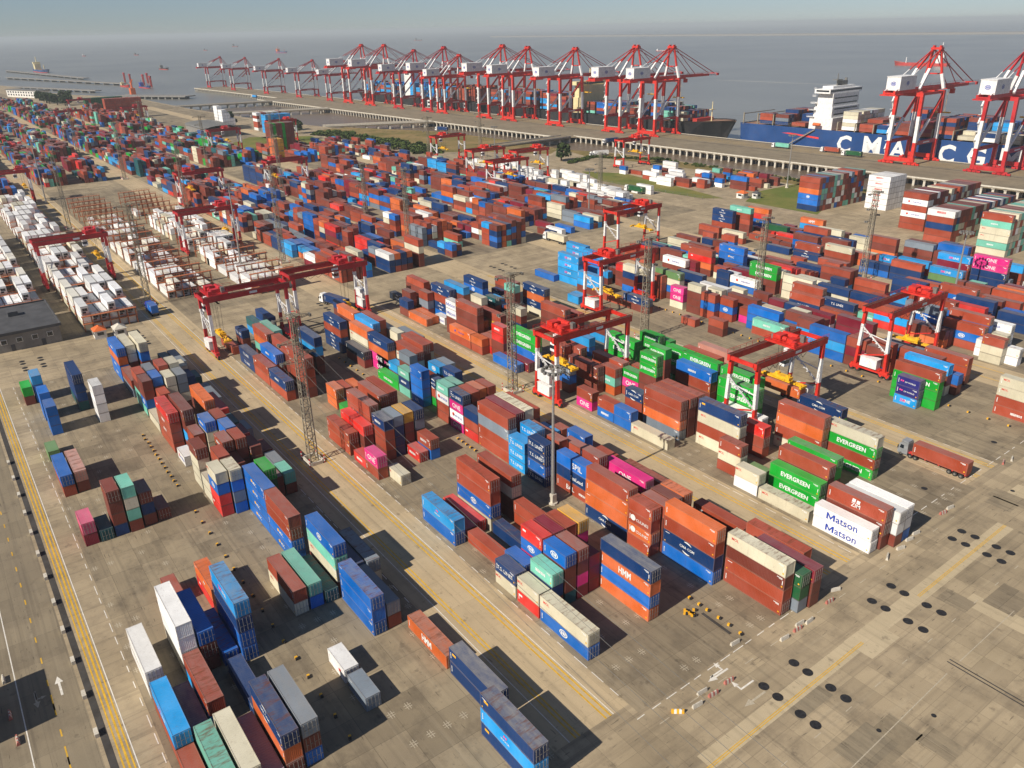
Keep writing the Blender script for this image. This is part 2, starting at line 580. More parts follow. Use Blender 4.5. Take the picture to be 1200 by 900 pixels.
# ================================================================== GROUND, WATER, ROADS
def ground_material(name, c0, c1, slab=5.0, stain=.5, joints=.35, tracks=0.0, along='u'):
    m, t, b = new_mat(name, .85, 0, .3)
    g = t.nodes.new('ShaderNodeNewGeometry'); p = g.outputs['Position']
    big = ramp(t, noise(t, p, .035, 5, .6), .3, .72)
    c = mix(t, lin(c0), lin(c1), big)
    br = t.nodes.new('ShaderNodeTexBrick'); br.offset = 0.0; br.inputs['Scale'].default_value = 1
    br.inputs['Brick Width'].default_value = slab; br.inputs['Row Height'].default_value = slab*.8
    br.inputs['Mortar Size'].default_value = .045; br.inputs['Mortar Smooth'].default_value = .3; br.inputs['Bias'].default_value = 0
    br.inputs['Color1'].default_value = (.72, .71, .7, 1); br.inputs['Color2'].default_value = (1.16, 1.15, 1.13, 1); br.inputs['Mortar'].default_value = (.42, .42, .42, 1)
    t.links.new(p, br.inputs['Vector'])
    c = mix(t, c, br.outputs['Color'], joints, 'MULTIPLY')
    st = ramp(t, noise(t, p, .16, 6, .68), .48, .72)
    c = mix(t, c, lin((88, 78, 66)), math_(t, 'MULTIPLY', st, stain))
    # tyre and drag marks run along the rows
    A_, B_ = ((.018, .9, 1), (.03, .6, 1)) if along == 'u' else ((.9, .022, 1), (.6, .03, 1))
    tr = ramp(t, noise(t, mapped(t, p, A_), 1.0, 4, .6), .5, .72)
    c = mix(t, c, lin((74, 66, 58)), math_(t, 'MULTIPLY', tr, .22+tracks))
    lt = ramp(t, noise(t, mapped(t, p, B_), 1.3, 3, .6), .56, .8)
    c = mix(t, c, lin((190, 176, 150)), math_(t, 'MULTIPLY', lt, .22))
    # skid and scrape marks, and dark oil blots
    sk = ramp(t, noise(t, mapped(t, p, (.35, 3.2, 1) if along == 'u' else (3.2, .35, 1)), 1.0, 2, .5), .68, .72)
    c = mix(t, c, lin((52, 47, 42)), math_(t, 'MULTIPLY', sk, .5))
    ob = ramp(t, noise(t, p, .42, 4, .6), .62, .7)
    c = mix(t, c, lin((70, 62, 54)), math_(t, 'MULTIPLY', ob, .38))
    sp = ramp(t, noise(t, p, 1.1, 3, .7), .66, .74)
    c = mix(t, c, lin((48, 44, 42)), math_(t, 'MULTIPLY', sp, .5))
    fine = noise(t, p, 6, 4, .7)
    c = mix(t, c, mix(t, (.75, .75, .75), (1.2, 1.2, 1.2), fine), .5, 'MULTIPLY')
    t.links.new(c, b.inputs['Base Color']); bump(t, b, fine, .15, .03)
    return m
M_GROUND = ground_material('concrete_apron', (156, 140, 113), (186, 167, 137), 5.0, .5, .55, .12, 'v')
M_PAD = ground_material('yard_concrete', (130, 117, 97), (168, 152, 124), 6.5, .65, .7, .12)
M_ROAD = ground_material('road_concrete', (132, 120, 100), (150, 136, 112), 7, .4, .4, .2)
M_LANE = ground_material('lane_concrete', (184, 163, 129), (196, 175, 141), 8, .25, .3, .03)
M_ASPH = plain('dark_asphalt', (58, 54, 50), .9, 0, .3, .5)
M_YMARK = plain('yellow_road_paint', (206, 160, 34), .7, 0, .55, 1.2, dirt=(120, 104, 80))
M_WMARK = plain('white_road_paint', (214, 208, 196), .7, 0, .5, 1.2, dirt=(130, 116, 96))
M_XMARK = plain('worn_white_paint', (176, 164, 142), .8, 0, .8, 2.2, dirt=(120, 108, 90))
M_IRON = plain('cast_iron', (26, 25, 28), .8, 0, .2, 2, dirt=(60, 54, 48))
def grass_material(name, g0, g1):
    m, t, b = new_mat(name, .95, 0, .1)
    p = t.nodes.new('ShaderNodeNewGeometry').outputs['Position']
    c = mix(t, lin(g0), lin(g1), ramp(t, noise(t, p, .03, 5, .65), .36, .62))
    c = mix(t, c, lin((78, 84, 44)), ramp(t, noise(t, p, .11, 5, .7), .54, .72))
    f = noise(t, p, .9, 4, .7); c = mix(t, c, mix(t, (.6, .6, .6), (1.3, 1.3, 1.3), f), .5, 'MULTIPLY')
    t.links.new(c, b.inputs['Base Color']); bump(t, b, f, .6, .4); return m
M_GRASS = grass_material('dry_grass', (112, 104, 60), (150, 126, 86))
M_GRASS2 = grass_material('green_grass', (98, 112, 52), (132, 124, 70))
def water_material(name, c, rough, sc):
    m, t, b = new_mat(name, rough, 0, .5)
    p = t.nodes.new('ShaderNodeNewGeometry').outputs['Position']
    n = noise(t, mapped(t, p, (.6, 1, 1)), sc, 5, .62)
    cc = mix(t, lin(c), lin(tuple(v*.86 for v in c)), ramp(t, noise(t, p, .0025, 4), .4, .65))
    t.links.new(cc, b.inputs['Base Color']); n2 = noise(t, mapped(t, p, (.25, 1, 1)), sc*.22, 5, .7); bump(t, b, math_(t, 'ADD', n, math_(t, 'MULTIPLY', n2, 2.5)), .8, .9); return m
M_SEA = water_material('sea_water', (132, 130, 120), .3, .12)
M_MUDW = water_material('muddy_water', (118, 102, 84), .3, .3)
WATER_Z = -5.5
def sheet(name, pts, z, mat, kind='structure'):
    b = MB(); k = len(pts); b.v = [(x, y, z) for x, y in pts]; b.f = [tuple(range(k))]; b.m = [0]
    return tag(b.build(name, mat), kind=kind)
def strip(b, u0, v0, u1, v1, w, z, m=0):
    d = Vector((u1-u0, v1-v0)).normalized(); n = Vector((-d.y, d.x))*w/2
    b.quad((u0-n.x, v0-n.y, z), (u1-n.x, v1-n.y, z), (u1+n.x, v1+n.y, z), (u0+n.x, v0+n.y, z), m)
SHORE = [(9000, 452), (-180, 452), (-350, 456), (-470, 452), (-520, 430), (-560, 402), (-690, 384), (-808, 364), (-960, 338), (-1180, 322),
         (-1470, 318), (-1560, 285), (-1640, 255), (-1760, 230), (-1950, 214), (-2150, 190), (-2400, 110), (-2600, -300), (-9000, -400)]
g = MB(); n = len(SHORE)
g.v = [(x, y, 0) for x, y in SHORE] + [(-9000, -4000, 0), (9000, -4000, 0)] + [(x-2, y+7, WATER_Z-1.5) for x, y in SHORE]
g.f = [tuple(range(n+2))[::-1]] + [(i, i+1, n+2+i+1, n+2+i) for i in range(n-1)]; g.m = [0]*len(g.f)
gr = tag(g.build('ground', M_GROUND), kind='structure')
sea = MB(); S = 70000
sea.quad((-S, -S, WATER_Z), (S, -S, WATER_Z), (S, S, WATER_Z), (-S, S, WATER_Z)); tag(sea.build('sea', M_SEA), kind='structure')
# muddy water between the shore and the wharf
sheet('tidal_creek', [(-180, 440), (300, 440), (300, 520), (-440, 520), (-560, 500), (-1200, 470), (-1200, 300), (-560, 380), (-470, 430)], WATER_Z+.05, M_MUDW)
# pads, lanes, roads
Z1, Z2, Z3 = .004, .008, .012
LAT = {'A': 8.51, 'B': 33.41, 'C': 66.06, 'D': 93.16, 'E': 126.23, 'f': 148.0, 'F': 180.8, 'G': 205.1, 'H': 237.8, 'I': 261.1, 'J': 293.8, 'K': 317.0}
PITCH = 2.80
for a, b_ in (('A', 'B'), ('C', 'D'), ('E', 'f'), ('F', 'G'), ('H', 'I'), ('J', 'K')):
    for u0, u1 in ((-254, -60), (-600, -288), (-1250, -620), (-2300, -1255)):
        if u0 < -1000 and LAT[a] > 290 or u0 < -2000 and LAT[a] > 170: continue
        v0, v1 = LAT[a]-1.0, LAT[b_]+17.6
        sheet('yard_pavement', [(u0, v0), (u1, v0), (u1, v1), (u0, v1)], Z1, M_PAD)
for v0, v1 in ((50.9, 65), (110.6, 125.2), (165.2, 179.8), (222.3, 236.8), (278.3, 292.8)):
    sheet('truck_lane', [(-1250, v0), (-62, v0), (-62, v1), (-1250, v1)], Z1+.002, M_LANE)
sheet('road', [(-1250, -60), (140, -60), (140, .2), (-1250, .2)], Z1, M_ROAD)
sheet('drain_strip', [(-1250, .75), (140, .75), (140, 1.75), (-1250, 1.75)], Z2, M_ASPH)
def marking(name, segs, mat, z=Z3):
    b = MB()
    for s in segs: strip(b, *s, z)
    return tag(b.build(name, mat), kind='structure')
def line(v, w, u0=-600, u1=-62, mat=M_YMARK): marking('lane_line', [(u0, v, u1, v, w)], mat)
for v in (2.3, 2.95, 3.55): line(v, .22 if v != 2.95 else .3, -600, 60)
line(4.0, .15, -600, 60, M_WMARK)
for v, w, m in ((54.8, .25, M_YMARK), (55.5, .25, M_YMARK), (53.6, .14, M_WMARK), (60.6, .28, M_YMARK), (61.5, .28, M_YMARK), (62.0, .14, M_WMARK),
                (114.9, .3, M_YMARK), (115.7, .3, M_YMARK), (121.0, .3, M_YMARK), (121.9, .3, M_YMARK), (170.3, .3, M_YMARK), (171.2, .3, M_YMARK),
                (176.9, .3, M_YMARK), (177.8, .3, M_YMARK), (226.5, .3, M_YMARK), (233.2, .3, M_YMARK), (282.6, .3, M_YMARK)):
    line(v, w, -600 if v < 100 else -260, -62 if v > 56 or v < 50 else -62, m)
for v in (7.15, 50.65, 65.0, 112.2, 124.2, 167.4, 179.6):      # dashed edge lines of the blocks
    marking('dashed_line', [(u, v, u+R.uniform(1.6, 3.4), v, .13) for u in np.arange(-255, -63, 4.2)], M_WMARK)
marking('dashed_line', [(u, -3.65, u+1.6, -3.65, .2) for u in np.arange(-260, -30, 6.05)], M_YMARK)
marking('dashed_line', [(u, -3.65, u+5, -3.65, .2) for u in (-117, -105, -93)], M_YMARK)
marking('edge_line', [(-260, -7.65, 40, -7.65, .16)], M_WMARK)
# cross road at the near end of the yard (runs along +v at u -49) and at the far end
marking('road_centre_line', [(-48.4, 58, -47.2, 58, .01)]+[(-47.25+.16*s-.033*0, 62, -48.35+.16*s, 104, .14) for s in (-1, 1)], M_YMARK)
marking('road_centre_line', [(-48.9+.16*s, 122, -49.8+.16*s, 156, .14) for s in (-1, 1)], M_YMARK)
marking('road_centre_line', [(-50.4+.16*s, 172, -52.6+.16*s, 330, .14) for s in (-1, 1)], M_YMARK)
marking('dashed_line', [(-59.2-.02*(v-66), v, -59.25-.02*(v-66), v+R.uniform(1.5, 2.6), .15) for v in np.arange(64, 108, 3.1)], M_WMARK)
marking('dashed_line', [(-62.6-.012*(v-130), v, -62.65-.012*(v-130), v+R.uniform(1.2, 3), .15) for v in np.arange(128, 215, 4.1)], M_WMARK)
marking('dashed_line', [(-56.6-.01*(v-66), v, -56.62-.01*(v-66), v+2.0, .13) for v in np.arange(66, 160, 6.4)], M_XMARK)
marking('dashed_line', [(-41.6-.01*(v-70), v, -41.62-.01*(v-70), v+1.5, .13) for v in np.arange(66, 190, 7.7)], M_XMARK)
marking('edge_line', [(-35.6, 76, -36.7, 108, .14), (-36.8, 112, -37.1, 131, .12)], M_XMARK)
sheet('drain_strip', [(-68.9, 88.7), (-62.6, 88.5), (-62.6, 89.1), (-68.9, 89.3)], Z2, M_ASPH)
sheet('drain_strip', [(-31.2, 82.0), (-26, 81.9), (-26, 82.6), (-31.2, 82.7)], Z2, M_ASPH)
for dv in (0, .75): sheet('drain_strip', [(-38, 110.4+dv), (-20, 110.2+dv), (-20, 110.45+dv), (-38, 110.65+dv)], Z2, M_ASPH)
LP = ground_material('patched_concrete', (186, 168, 136), (198, 180, 148), 6, .15, .2)
sheet('concrete_patch', [(-49.6, 66), (-46.8, 66), (-48.2, 156), (-51.2, 156)], Z1+.002, LP)
for i in range(26):      # repaired slabs, lighter or darker than their neighbours
    u = -58+R.random()*38; v = 55+R.random()*150; su, sv = R.choice(((5, 4), (5, 8), (10, 4)))
    sheet('concrete_patch', [(u, v), (u+su, v), (u+su, v+sv), (u, v+sv)], Z1+.0005*(i % 3), (LP, M_PAD, M_ROAD)[i % 3])
sheet('mud_flat', [(-1500, 226), (-960, 232), (-960, 330), (-1180, 318), (-1470, 312)], .002, M_PAD)
# slot crosses painted where container corners stand
b = MB()
for blk in 'ABCDEf':
    for u in np.arange(-252, -62, 6.55):
        for k in range(7):
            if R.random() < .5: continue
            v = LAT[blk]+k*PITCH-.18
            for du in (-.22, .22): strip(b, u+du, v-.62, u+du, v+.62, .1, Z3)
            for dv in (-.2, .2): strip(b, u-.75, v+dv, u+.75, v+dv, .1, Z3+.002)
tag(b.build('slot_marking', M_XMARK), kind='structure')
# arrows on the roads
def arrow(u, v, rz, mat, turn=0, sc=1):
    b = MB(); c, s = math.cos(rz), math.sin(rz)
    def q(*P): k = len(b.v); b.v.extend((u+sc*(x*c-y*s), v+sc*(x*s+y*c), Z3+.002) for x, y in P); b.f.append(tuple(range(k, k+len(P)))); b.m.append(0)
    if turn == 0: q((-2.4, -.17), (.7, -.17), (.7, .17), (-2.4, .17)); q((.7, -.6), (2.4, 0), (.7, .6))
    else: q((-2.4, -.17), (1.2, -.17), (1.2, .17), (-2.4, .17)); q((.86, .172*turn), (1.2, .172*turn), (1.2, 1.0*turn), (.86, 1.0*turn)); q((.45, 1.0*turn), (1.6, 1.0*turn), (1.03, 2.2*turn))
    tag(b.build('road_arrow', mat), kind='structure')
arrow(-118.3, -2.2, math.pi, M_WMARK); arrow(-117.2, -5.6, 0, M_XMARK, 0, .8); arrow(-117.9, -5.5, 0, M_XMARK, 1, .6)
arrow(-57.8, 80.0, -math.pi/2, M_WMARK, 0, .95); arrow(-58.2, 80.6, math.pi/2, M_WMARK, 1, .8)
arrow(-53.8, 81.4, -math.pi*.5, M_WMARK, -1, .85); arrow(-51.3, 80.6, -math.pi*.5, M_XMARK, 0, 1.0)
# manhole covers
mh = MB(); mh.tube((0, 0, 0), (0, 0, .02), .82, 20)
for i in range(8):
    t = i*math.pi/4; mh.cbox(.5*math.cos(t), .5*math.sin(t), .026, .16, .16, .012)
MH = mh.mesh('manhole_cover', M_IRON)
mpts = [(-52.3, 91.4), (-49.8, 91.4), (-52.1, 83.7), (-49.5, 83.6), (-45.5, 83.5), (-43.0, 83.5), (-45.8, 91.4), (-43.2, 91.3), (-53.3, 120.9), (-50.8, 120.8), (-53.1, 114.5),
        (-50.6, 114.5), (-46.8, 120.8), (-44.3, 120.9), (-46.6, 114.5), (-44.0, 114.5), (-54.0, 147.3), (-51.5, 147.4), (-53.9, 143.4), (-51.4, 143.5), (-47.5, 147.3), (-45.0, 147.4), (-47.4, 143.4), (-44.8, 143.4)]
def far_manholes(u, v): return [(u+a, v+c) for a in (0, 2.4, 6.4, 8.9) for c in (0, 6.5)]
mpts += [(-276+a, 41+c) for a in (0, 2.5, 6.5, 9) for c in (0, 6.4)] + [(-276+a, 12+c) for a in (0, 2.5, 6.5, 9) for c in (0, 5)] + [(-270+a, 108+c) for a in (0, 2.5, 6.5, 9) for c in (0, 6)] + [(-270+a, 186+c) for a in (0, 2.5, 6.5, 9) for c in (0, 6)]
quad = ['nearest cluster', 'second cluster', 'third cluster', 'beside the reefer block', 'beside the grey building', 'by the far crane', 'on the far cross road']
NUM8 = ('first', 'second', 'third', 'fourth', 'fifth', 'sixth', 'seventh', 'eighth')
for i, (u, v) in enumerate(mpts):
    q = min(i//8, 6)
    tag(put('manhole_cover', MH, None, (u, v, .009)), 'dark round cover, %s of eight counted away from the camera, %s' % (NUM8[i % 8], quad[q]), 'manhole cover', 'manhole covers '+quad[q])
for i, (u, v, s, lb) in enumerate(((-66.7, 156.9, .8, 'dark round cover alone near the orange truck trailer'), (-54.8, 170.4, .55, 'small dark cover on the road beyond the truck'), (-67.4, 189.5, .8, 'dark cover on empty slots before the row of yellow blocks'),
                                (-37.0, 89.7, .42, 'small dark cover beside the white line on open apron'), (-33.7, 98.4, .45, 'small cover inside a square frame on open apron'))):
    o = tag(put('manhole_cover', MH, None, (u, v, .009)), lb, 'manhole cover'); o.scale = (s, s, 1)
# ================================================================== CONTAINERS
CW = 2.44
CL = {'b': (0, 98, 182), 's': (10, 146, 212), 'n': (14, 54, 104), 'N': (30, 44, 62), 'r': (208, 38, 28), 'd': (158, 68, 44), 'm': (120, 58, 46), 'o': (202, 98, 42), 'c': (206, 198, 172),
      'w': (232, 230, 226), 'g': (16, 158, 44), 't': (112, 186, 164), 'T': (24, 90, 96), 'G': (28, 86, 50), 'p': (222, 36, 128), 'y': (222, 164, 42), 'a': (120, 130, 140),
      'k': (192, 134, 118), 'l': (132, 116, 132), 'u': (124, 28, 46), 'f': (212, 84, 122), 'e': (98, 134, 82), 'v': (36, 36, 112)}
CN = {'b': 'blue', 's': 'sky-blue', 'n': 'navy', 'N': 'blue-black', 'r': 'bright red', 'd': 'rust-red', 'm': 'brown', 'o': 'orange', 'c': 'cream', 'w': 'white', 'g': 'bright green', 't': 'mint green',
      'T': 'dark teal', 'G': 'dark green', 'p': 'magenta', 'y': 'golden yellow', 'a': 'grey', 'k': 'dusty pink', 'l': 'lilac', 'u': 'burgundy', 'f': 'faded pink', 'e': 'olive green', 'v': 'violet-blue'}
# lettering: key -> [(string, width, x as share of length, z share, material)]
LOGO = {'hmm': [('HMM', 3.0, 0, .5, 'W')], 'one': [('ONE', 3.6, .02, .5, 'W')], 'ever': [('EVERGREEN', 7.0, .02, .52, 'W')], 'evs': [('EVERGREEN', 4.9, .0, .52, 'W')], 'mat': [('Matson', 6.6, .0, .46, 'B')],
        'mol': [('MOL', 1.5, -.36, .70, 'R')], 'msc': [('MSC', 1.9, .05, .5, 'W'), ('#', .8, -.08, .55, 'Y')], 'cma': [('CMA CGM', 3.5, -.02, .5, 'W'), ('~', 4.0, -.02, .5, 'W')], 'oval': [('@', 2.0, 0, .5, 'W')],
        'ts': [('T.S. LINES', 4.6, -.02, .5, 'W')], 'pil': [('SPIL', 3.2, .05, .5, 'W')], 'sea': [('SeaLead', 4.0, .04, .45, 'W')], 'bal': [('BAL', 2.6, -.12, .5, 'W'), ('::', 2.2, .2, .46, 'W')],
        'cul': [('CULINES', 3.2, .12, .46, 'W'), ('o', 1.3, -.28, .52, 'W')], 'hl': [('=', .9, -.33, .66, 'W')], 'zim': [('ZIM', 1.9, 0, .36, 'W'), ('"', 1.7, 0, .68, 'W')],
        'line': [('SM', 1.4, -.1, .5, 'P'), ('LINE', 2.2, .06, .5, 'W')], 'bird': [('SINOKOR', 2.0, -.02, .42, 'W'), ('"', .8, -.02, .7, 'P')], 'dp': [('DP WORLD', 2.8, .1, .48, 'W'), ('"', .9, -.26, .55, 'P')],
        'apl': [('APL', 2.2, -.05, .42, 'W')], 'hap': [('Hapag-Lloyd', 3.4, .06, .5, 'B'), ('#', .8, -.22, .5, 'B')], 'txt': [('::', 2.6, -.05, .5, 'W')], 'x': [('"', 1.0, -.05, .5, 'W')], 'y': [('=', 1.0, -.38, .72, 'Y')],
        '7': [('The', 1.2, -.22, .5, 'W'), ('#', .7, -.06, .55, 'B'), ('ZIM', 1.4, .2, .4, 'W')], 'bc': [('#', .8, .2, .5, 'R')], 'mer': [('meratus', 4.0, .08, .5, 'B'), ('o', 1.0, -.24, .52, 'R')], 'rtx': [('::', 3.8, 0, .62, 'R')]}
LNAME = {'hmm': 'block white lettering', 'one': 'white three-letter name', 'ever': 'wide white lettering', 'evs': 'wide white lettering', 'mat': 'large blue lettering', 'mol': 'small red lettering', 'msc': 'white lettering and yellow square',
         'cma': 'white lettering between arcs', 'oval': 'white oval emblem', 'ts': 'spaced white lettering', 'pil': 'white four-letter name', 'sea': 'white lettering', 'bal': 'white lettering and bars', 'cul': 'white disc and lettering',
         'hl': 'small white badge', 'zim': 'white logo and name', 'line': 'pink and white lettering', 'bird': 'small white and pink logo', 'dp': 'white lettering and pink mark', 'apl': 'white three-letter mark', 'hap': 'dark blue lettering',
         'txt': 'a short white text block', 'x': 'a small white emblem', 'y': 'a yellow sticker', '7': 'several white and blue marks', 'bc': 'a red emblem', 'mer': 'red disc and blue lettering', 'rtx': 'thin red lettering'}
PM = {'W': M_WPRINT, 'B': M_BPRINT, 'R': M_RPRINT, 'Y': M_YPRINT, 'P': M_PPRINT}
PCOL = {'W': (225, 225, 222), 'B': (28, 62, 160), 'R': (214, 56, 48), 'Y': (226, 168, 30), 'P': (232, 70, 140)}
TXT = {}
def text_geom(s):
    """verts (x, z) centred, width 1, and faces of a printed word or mark"""
    if s in TXT: return TXT[s]
    if s == '@':      # oval ring with bars
        v = []; f = []
        for i in range(20):
            a = 2*math.pi*i/20; v += [(.5*math.cos(a), .33*math.sin(a)), (.4*math.cos(a), .25*math.sin(a))]
        f = [(2*i, (2*i+2) % 40, (2*i+3) % 40, 2*i+1) for i in range(20)]
        for x in (-.2, 0, .2): k = len(v); v += [(x-.07, -.16), (x+.07, -.16), (x+.07, .16), (x-.07, .16)]; f.append((k, k+1, k+2, k+3))
    elif s == '~':    # two arcs
        v = []; f = []
        for sg in (1, -1):
            k = len(v)
            for i in range(8):
                a = math.pi*(.25+.35*i/7); w = .03*math.sin(math.pi*(i+.5)/8)+.008
                v += [(sg*(-.05+.42*math.cos(a)), sg*(.3*math.sin(a)-w)), (sg*(-.05+.42*math.cos(a)), sg*(.3*math.sin(a)+w))]
            f += [(k+2*i, k+2*i+1, k+2*i+3, k+2*i+2) if sg > 0 else (k+2*i, k+2*i+2, k+2*i+3, k+2*i+1)[::-1] for i in range(7)]
    elif s == 'o': v = [(.5*math.cos(2*math.pi*i/14), .5*math.sin(2*math.pi*i/14)) for i in range(14)]; f = [tuple(range(14))]
    elif s == '#': v = [(-.5, -.5), (.5, -.3), (.5, .5), (-.5, .3)]; f = [(0, 1, 2, 3)]
    elif s == '=': v = [(-.5, -.22), (.5, -.22), (.5, .22), (-.5, .22)]; f = [(0, 1, 2, 3)]
    elif s == '"': v = [(-.5, -.2), (-.1, -.2), (-.05, .25), (-.45, .25), (.05, -.25), (.45, -.25), (.5, .2), (.1, .2)]; f = [(0, 1, 2, 3), (4, 5, 6, 7)]
    elif s == '::':
        v = []; f = []; rr = random.Random(3); x = -.5
        while x < .46:
            w = rr.uniform(.05, .11); k = len(v); h = rr.uniform(.09, .13); v += [(x, -h), (x+w, -h), (x+w, h), (x, h)]; f.append((k, k+1, k+2, k+3)); x += w+rr.uniform(.02, .05)
    elif s == 'Matson':
        v, f = text_geom('atson'); v = list(v); f = list(f); y0 = min(q[1] for q in v); h = max(q[1] for q in v)-y0; k = len(v); M_ = [(0, 0), (.2, 0), (.2, 1), (0, 1), (.8, 0), (1, 0), (1, 1), (.8, 1), (.2, .64), (.5, .02), (.5, .4)]
        v += [(-.94+x*.4, y0+y*h*1.12) for x, y in M_]; f += [(k, k+1, k+2, k+3), (k+4, k+5, k+6, k+7), (k+2, k+8, k+9, k+10), (k+9, k+4+3-0, k+10)] and [(k, k+1, k+2, k+3), (k+4, k+5, k+6, k+7), (k+8, k+9, k+10, k+2)]
        k2 = len(v); v += [(-.94+x*.4, y0+y*h*1.12) for x, y in ((.5, .02), (.8, .64), (.8, 1), (.5, .4))]; f.append((k2, k2+1, k2+2, k2+3))
        v = [((x+.22)/1.44, y/1.44) for x, y in v]
    else:
        cu = bpy.data.curves.new('lettering', 'FONT'); cu.body = s; cu.resolution_u = 2; cu.offset = {'EVERGREEN': .03, 'Matson': .012, 'HMM': .03}.get(s, .03 if len(s) == 1 else .012)
        o = bpy.data.objects.new('lettering', cu); COL.objects.link(o)
        bpy.context.view_layer.update()
        me = o.evaluated_get(bpy.context.evaluated_depsgraph_get()).to_mesh()
        v = [(q.co.x, q.co.y) for q in me.vertices]; f = [tuple(p.vertices) for p in me.polygons]
        x0 = min(p[0] for p in v); x1 = max(p[0] for p in v); y0 = min(p[1] for p in v); y1 = max(p[1] for p in v); w = x1-x0
        sy = {'EVERGREEN': 1.05, 'HMM': 1.35}.get(s, 1)
        v = [((p[0]-(x0+x1)/2)/w, (p[1]-(y0+y1)/2)/w*sy) for p in v]
        bpy.data.objects.remove(o); bpy.data.curves.remove(cu)
    TXT[s] = (v, f); return TXT[s]
TMESH = {}
def text_mesh(s, mk):
    if (s, mk) not in TMESH:
        v, f = text_geom(s); b = MB(); b.v = [(x, 0, z) for x, z in v]; b.f = f; b.m = [0]*len(f)
        TMESH[(s, mk)] = b.mesh('lettering', PM[mk])
    return TMESH[(s, mk)]
def logo_key(tok):
    """colour letter(s) and logo of one tier token such as a/n.cma"""
    c, _, l = tok.partition('.'); top, _, side = c.partition('/')
    col = side or top
    if l == 'cma' and col in 'bs': l = 'oval'
    if l == 'txt' and col == 'w': l = 'mer' if True else l
    return col, l, bool(side)
# ---- the meshes all containers share
def ribbed(b, a, c, up, out, n, depth, m=0):
    """a trapezoid-corrugated sheet from a to c (ends of its lower edge), rising by up; out: unit vector outward"""
    a = Vector(a); c = Vector(c); up = Vector(up); out = Vector(out); d = (c-a)/n; k = len(b.v)
    pts = []
    for i in range(n):
        for s, q in ((0, 0), (.3, 0), (.5, -1), (.8, -1)): pts.append(a+d*(i+s)+out*depth*q)
    pts.append(c)
    for p in pts: b.v += [tuple(p), tuple(p+up)]
    for i in range(len(pts)-1): b.f.append((k+2*i, k+2*i+2, k+2*i+3, k+2*i+1)); b.m.append(m)
def body_mesh(L, H, var):
    b = MB(); w = CW/2; ps = .16
    for sx in (0, 1):
        for sy in (-1, 1):
            x0 = -ps if sx else -L; b.box(x0, -w if sy < 0 else w-ps, 0, x0+ps, -w+ps if sy < 0 else w, H, 3)
    for y0, y1 in ((-w+.005, -w+.11), (w-.11, w-.005)):
        b.box(-L+ps, y0, .0, -ps, y1, .16, 3); b.box(-L+ps, y0, H-.1, -ps, y1, H-.004, 3)
    for x0, x1 in ((-L+.005, -L+.1), (-.1, -.005)):
        b.box(x0, -w+ps, 0, x1, w-ps, .15, 3); b.box(x0, -w+ps, H-.12, x1, w-ps, H-.004, 3)
    nr = 40 if L > 7 else 20
    ribbed(b, (-L+ps, -w+.012, .15), (-ps, -w+.012, .15), (0, 0, H-.24), (0, -1, 0), nr, .045)
    ribbed(b, (-ps, w-.012, .15), (-L+ps, w-.012, .15), (0, 0, H-.24), (0, 1, 0), nr, .045)
    ribbed(b, (-.03, -w+ps, .15), (-.03, w-ps, .15), (0, 0, H-.26), (1, 0, 0), 8, .04)
    ribbed(b, (-L+.03, w-ps, .15), (-L+.03, -w+ps, .15), (0, 0, H-.26), (-1, 0, 0), 8, .04)
    ribbed(b, (-L+.08, -w+.1, H-.03), (-.08, -w+.1, H-.03), (0, 2*w-.2, 0), (0, 0, 1), 28 if L > 7 else 14, .02)
    y = -w-.002
    def dec(x0, z0, x1, z1, m): b.quad((x0, y, z0), (x1, y, z0), (x1, y, z1), (x0, y, z1), m)
    if var in (0, 2):
        for i in range(4): dec(-L+.42, H*.3+i*.3, -L+.62, H*.3+i*.3+.2, 1)
    if var in (1, 2):
        dec(-1.6, H-.42, -.5, H-.3, 1); dec(-1.2, H-.6, -.5, H-.5, 1); dec(-.62, .5, -.34, .78, 2)
    if var == 1: dec(-.5, 1.0, -.36, 1.8, 1)
    if var == 3: dec(-L+.5, H-.5, -L+1.5, H-.38, 1); dec(-L+.35, .35, -L+.6, .6, 2)
    return b.mesh('shipping_container', [M_BOX, M_WPRINT, M_YPRINT, M_BOXF])
BODY = {}
def body(L, H, var):
    k = (round(L, 1), round(H, 2), var)
    if k not in BODY: BODY[k] = body_mesh(L, H, var)
    return BODY[k]
DOORM = {}
def door_mesh(H):
    if H not in DOORM:
        b = MB(); b.box(0, -.565, 0, .045, .565, H-.34)
        for z in (.0, .25, .5, .75): b.box(.045, -.5, z*(H-.4)+.12, .06, .5, z*(H-.4)+.12+.42)
        DOORM[H] = b.mesh('door', M_BOX)
        for y_ in (-.28, .28): b.tube((.085, y_, .01), (.085, y_, H-.36), .035, 5, 1); b.cbox(.1, y_+.16, 1.0, .03, .36, .07, 1)
        DOORR[H] = b.mesh('door', [M_BOX, M_ROD])
        r = MB()
        r.tube((0, 0, 0), (0, 0, H-.36), .032, 5); r.cbox(.02, .16, 1.0, .03, .36, .06); r.cbox(0, 0, .3, .05, .14, .1); r.cbox(0, 0, H-.6, .05, .14, .1)
        ROD[H] = r.mesh('lock_rod', M_ROD)
    return DOORM[H]
ROD = {}; DOORR = {}
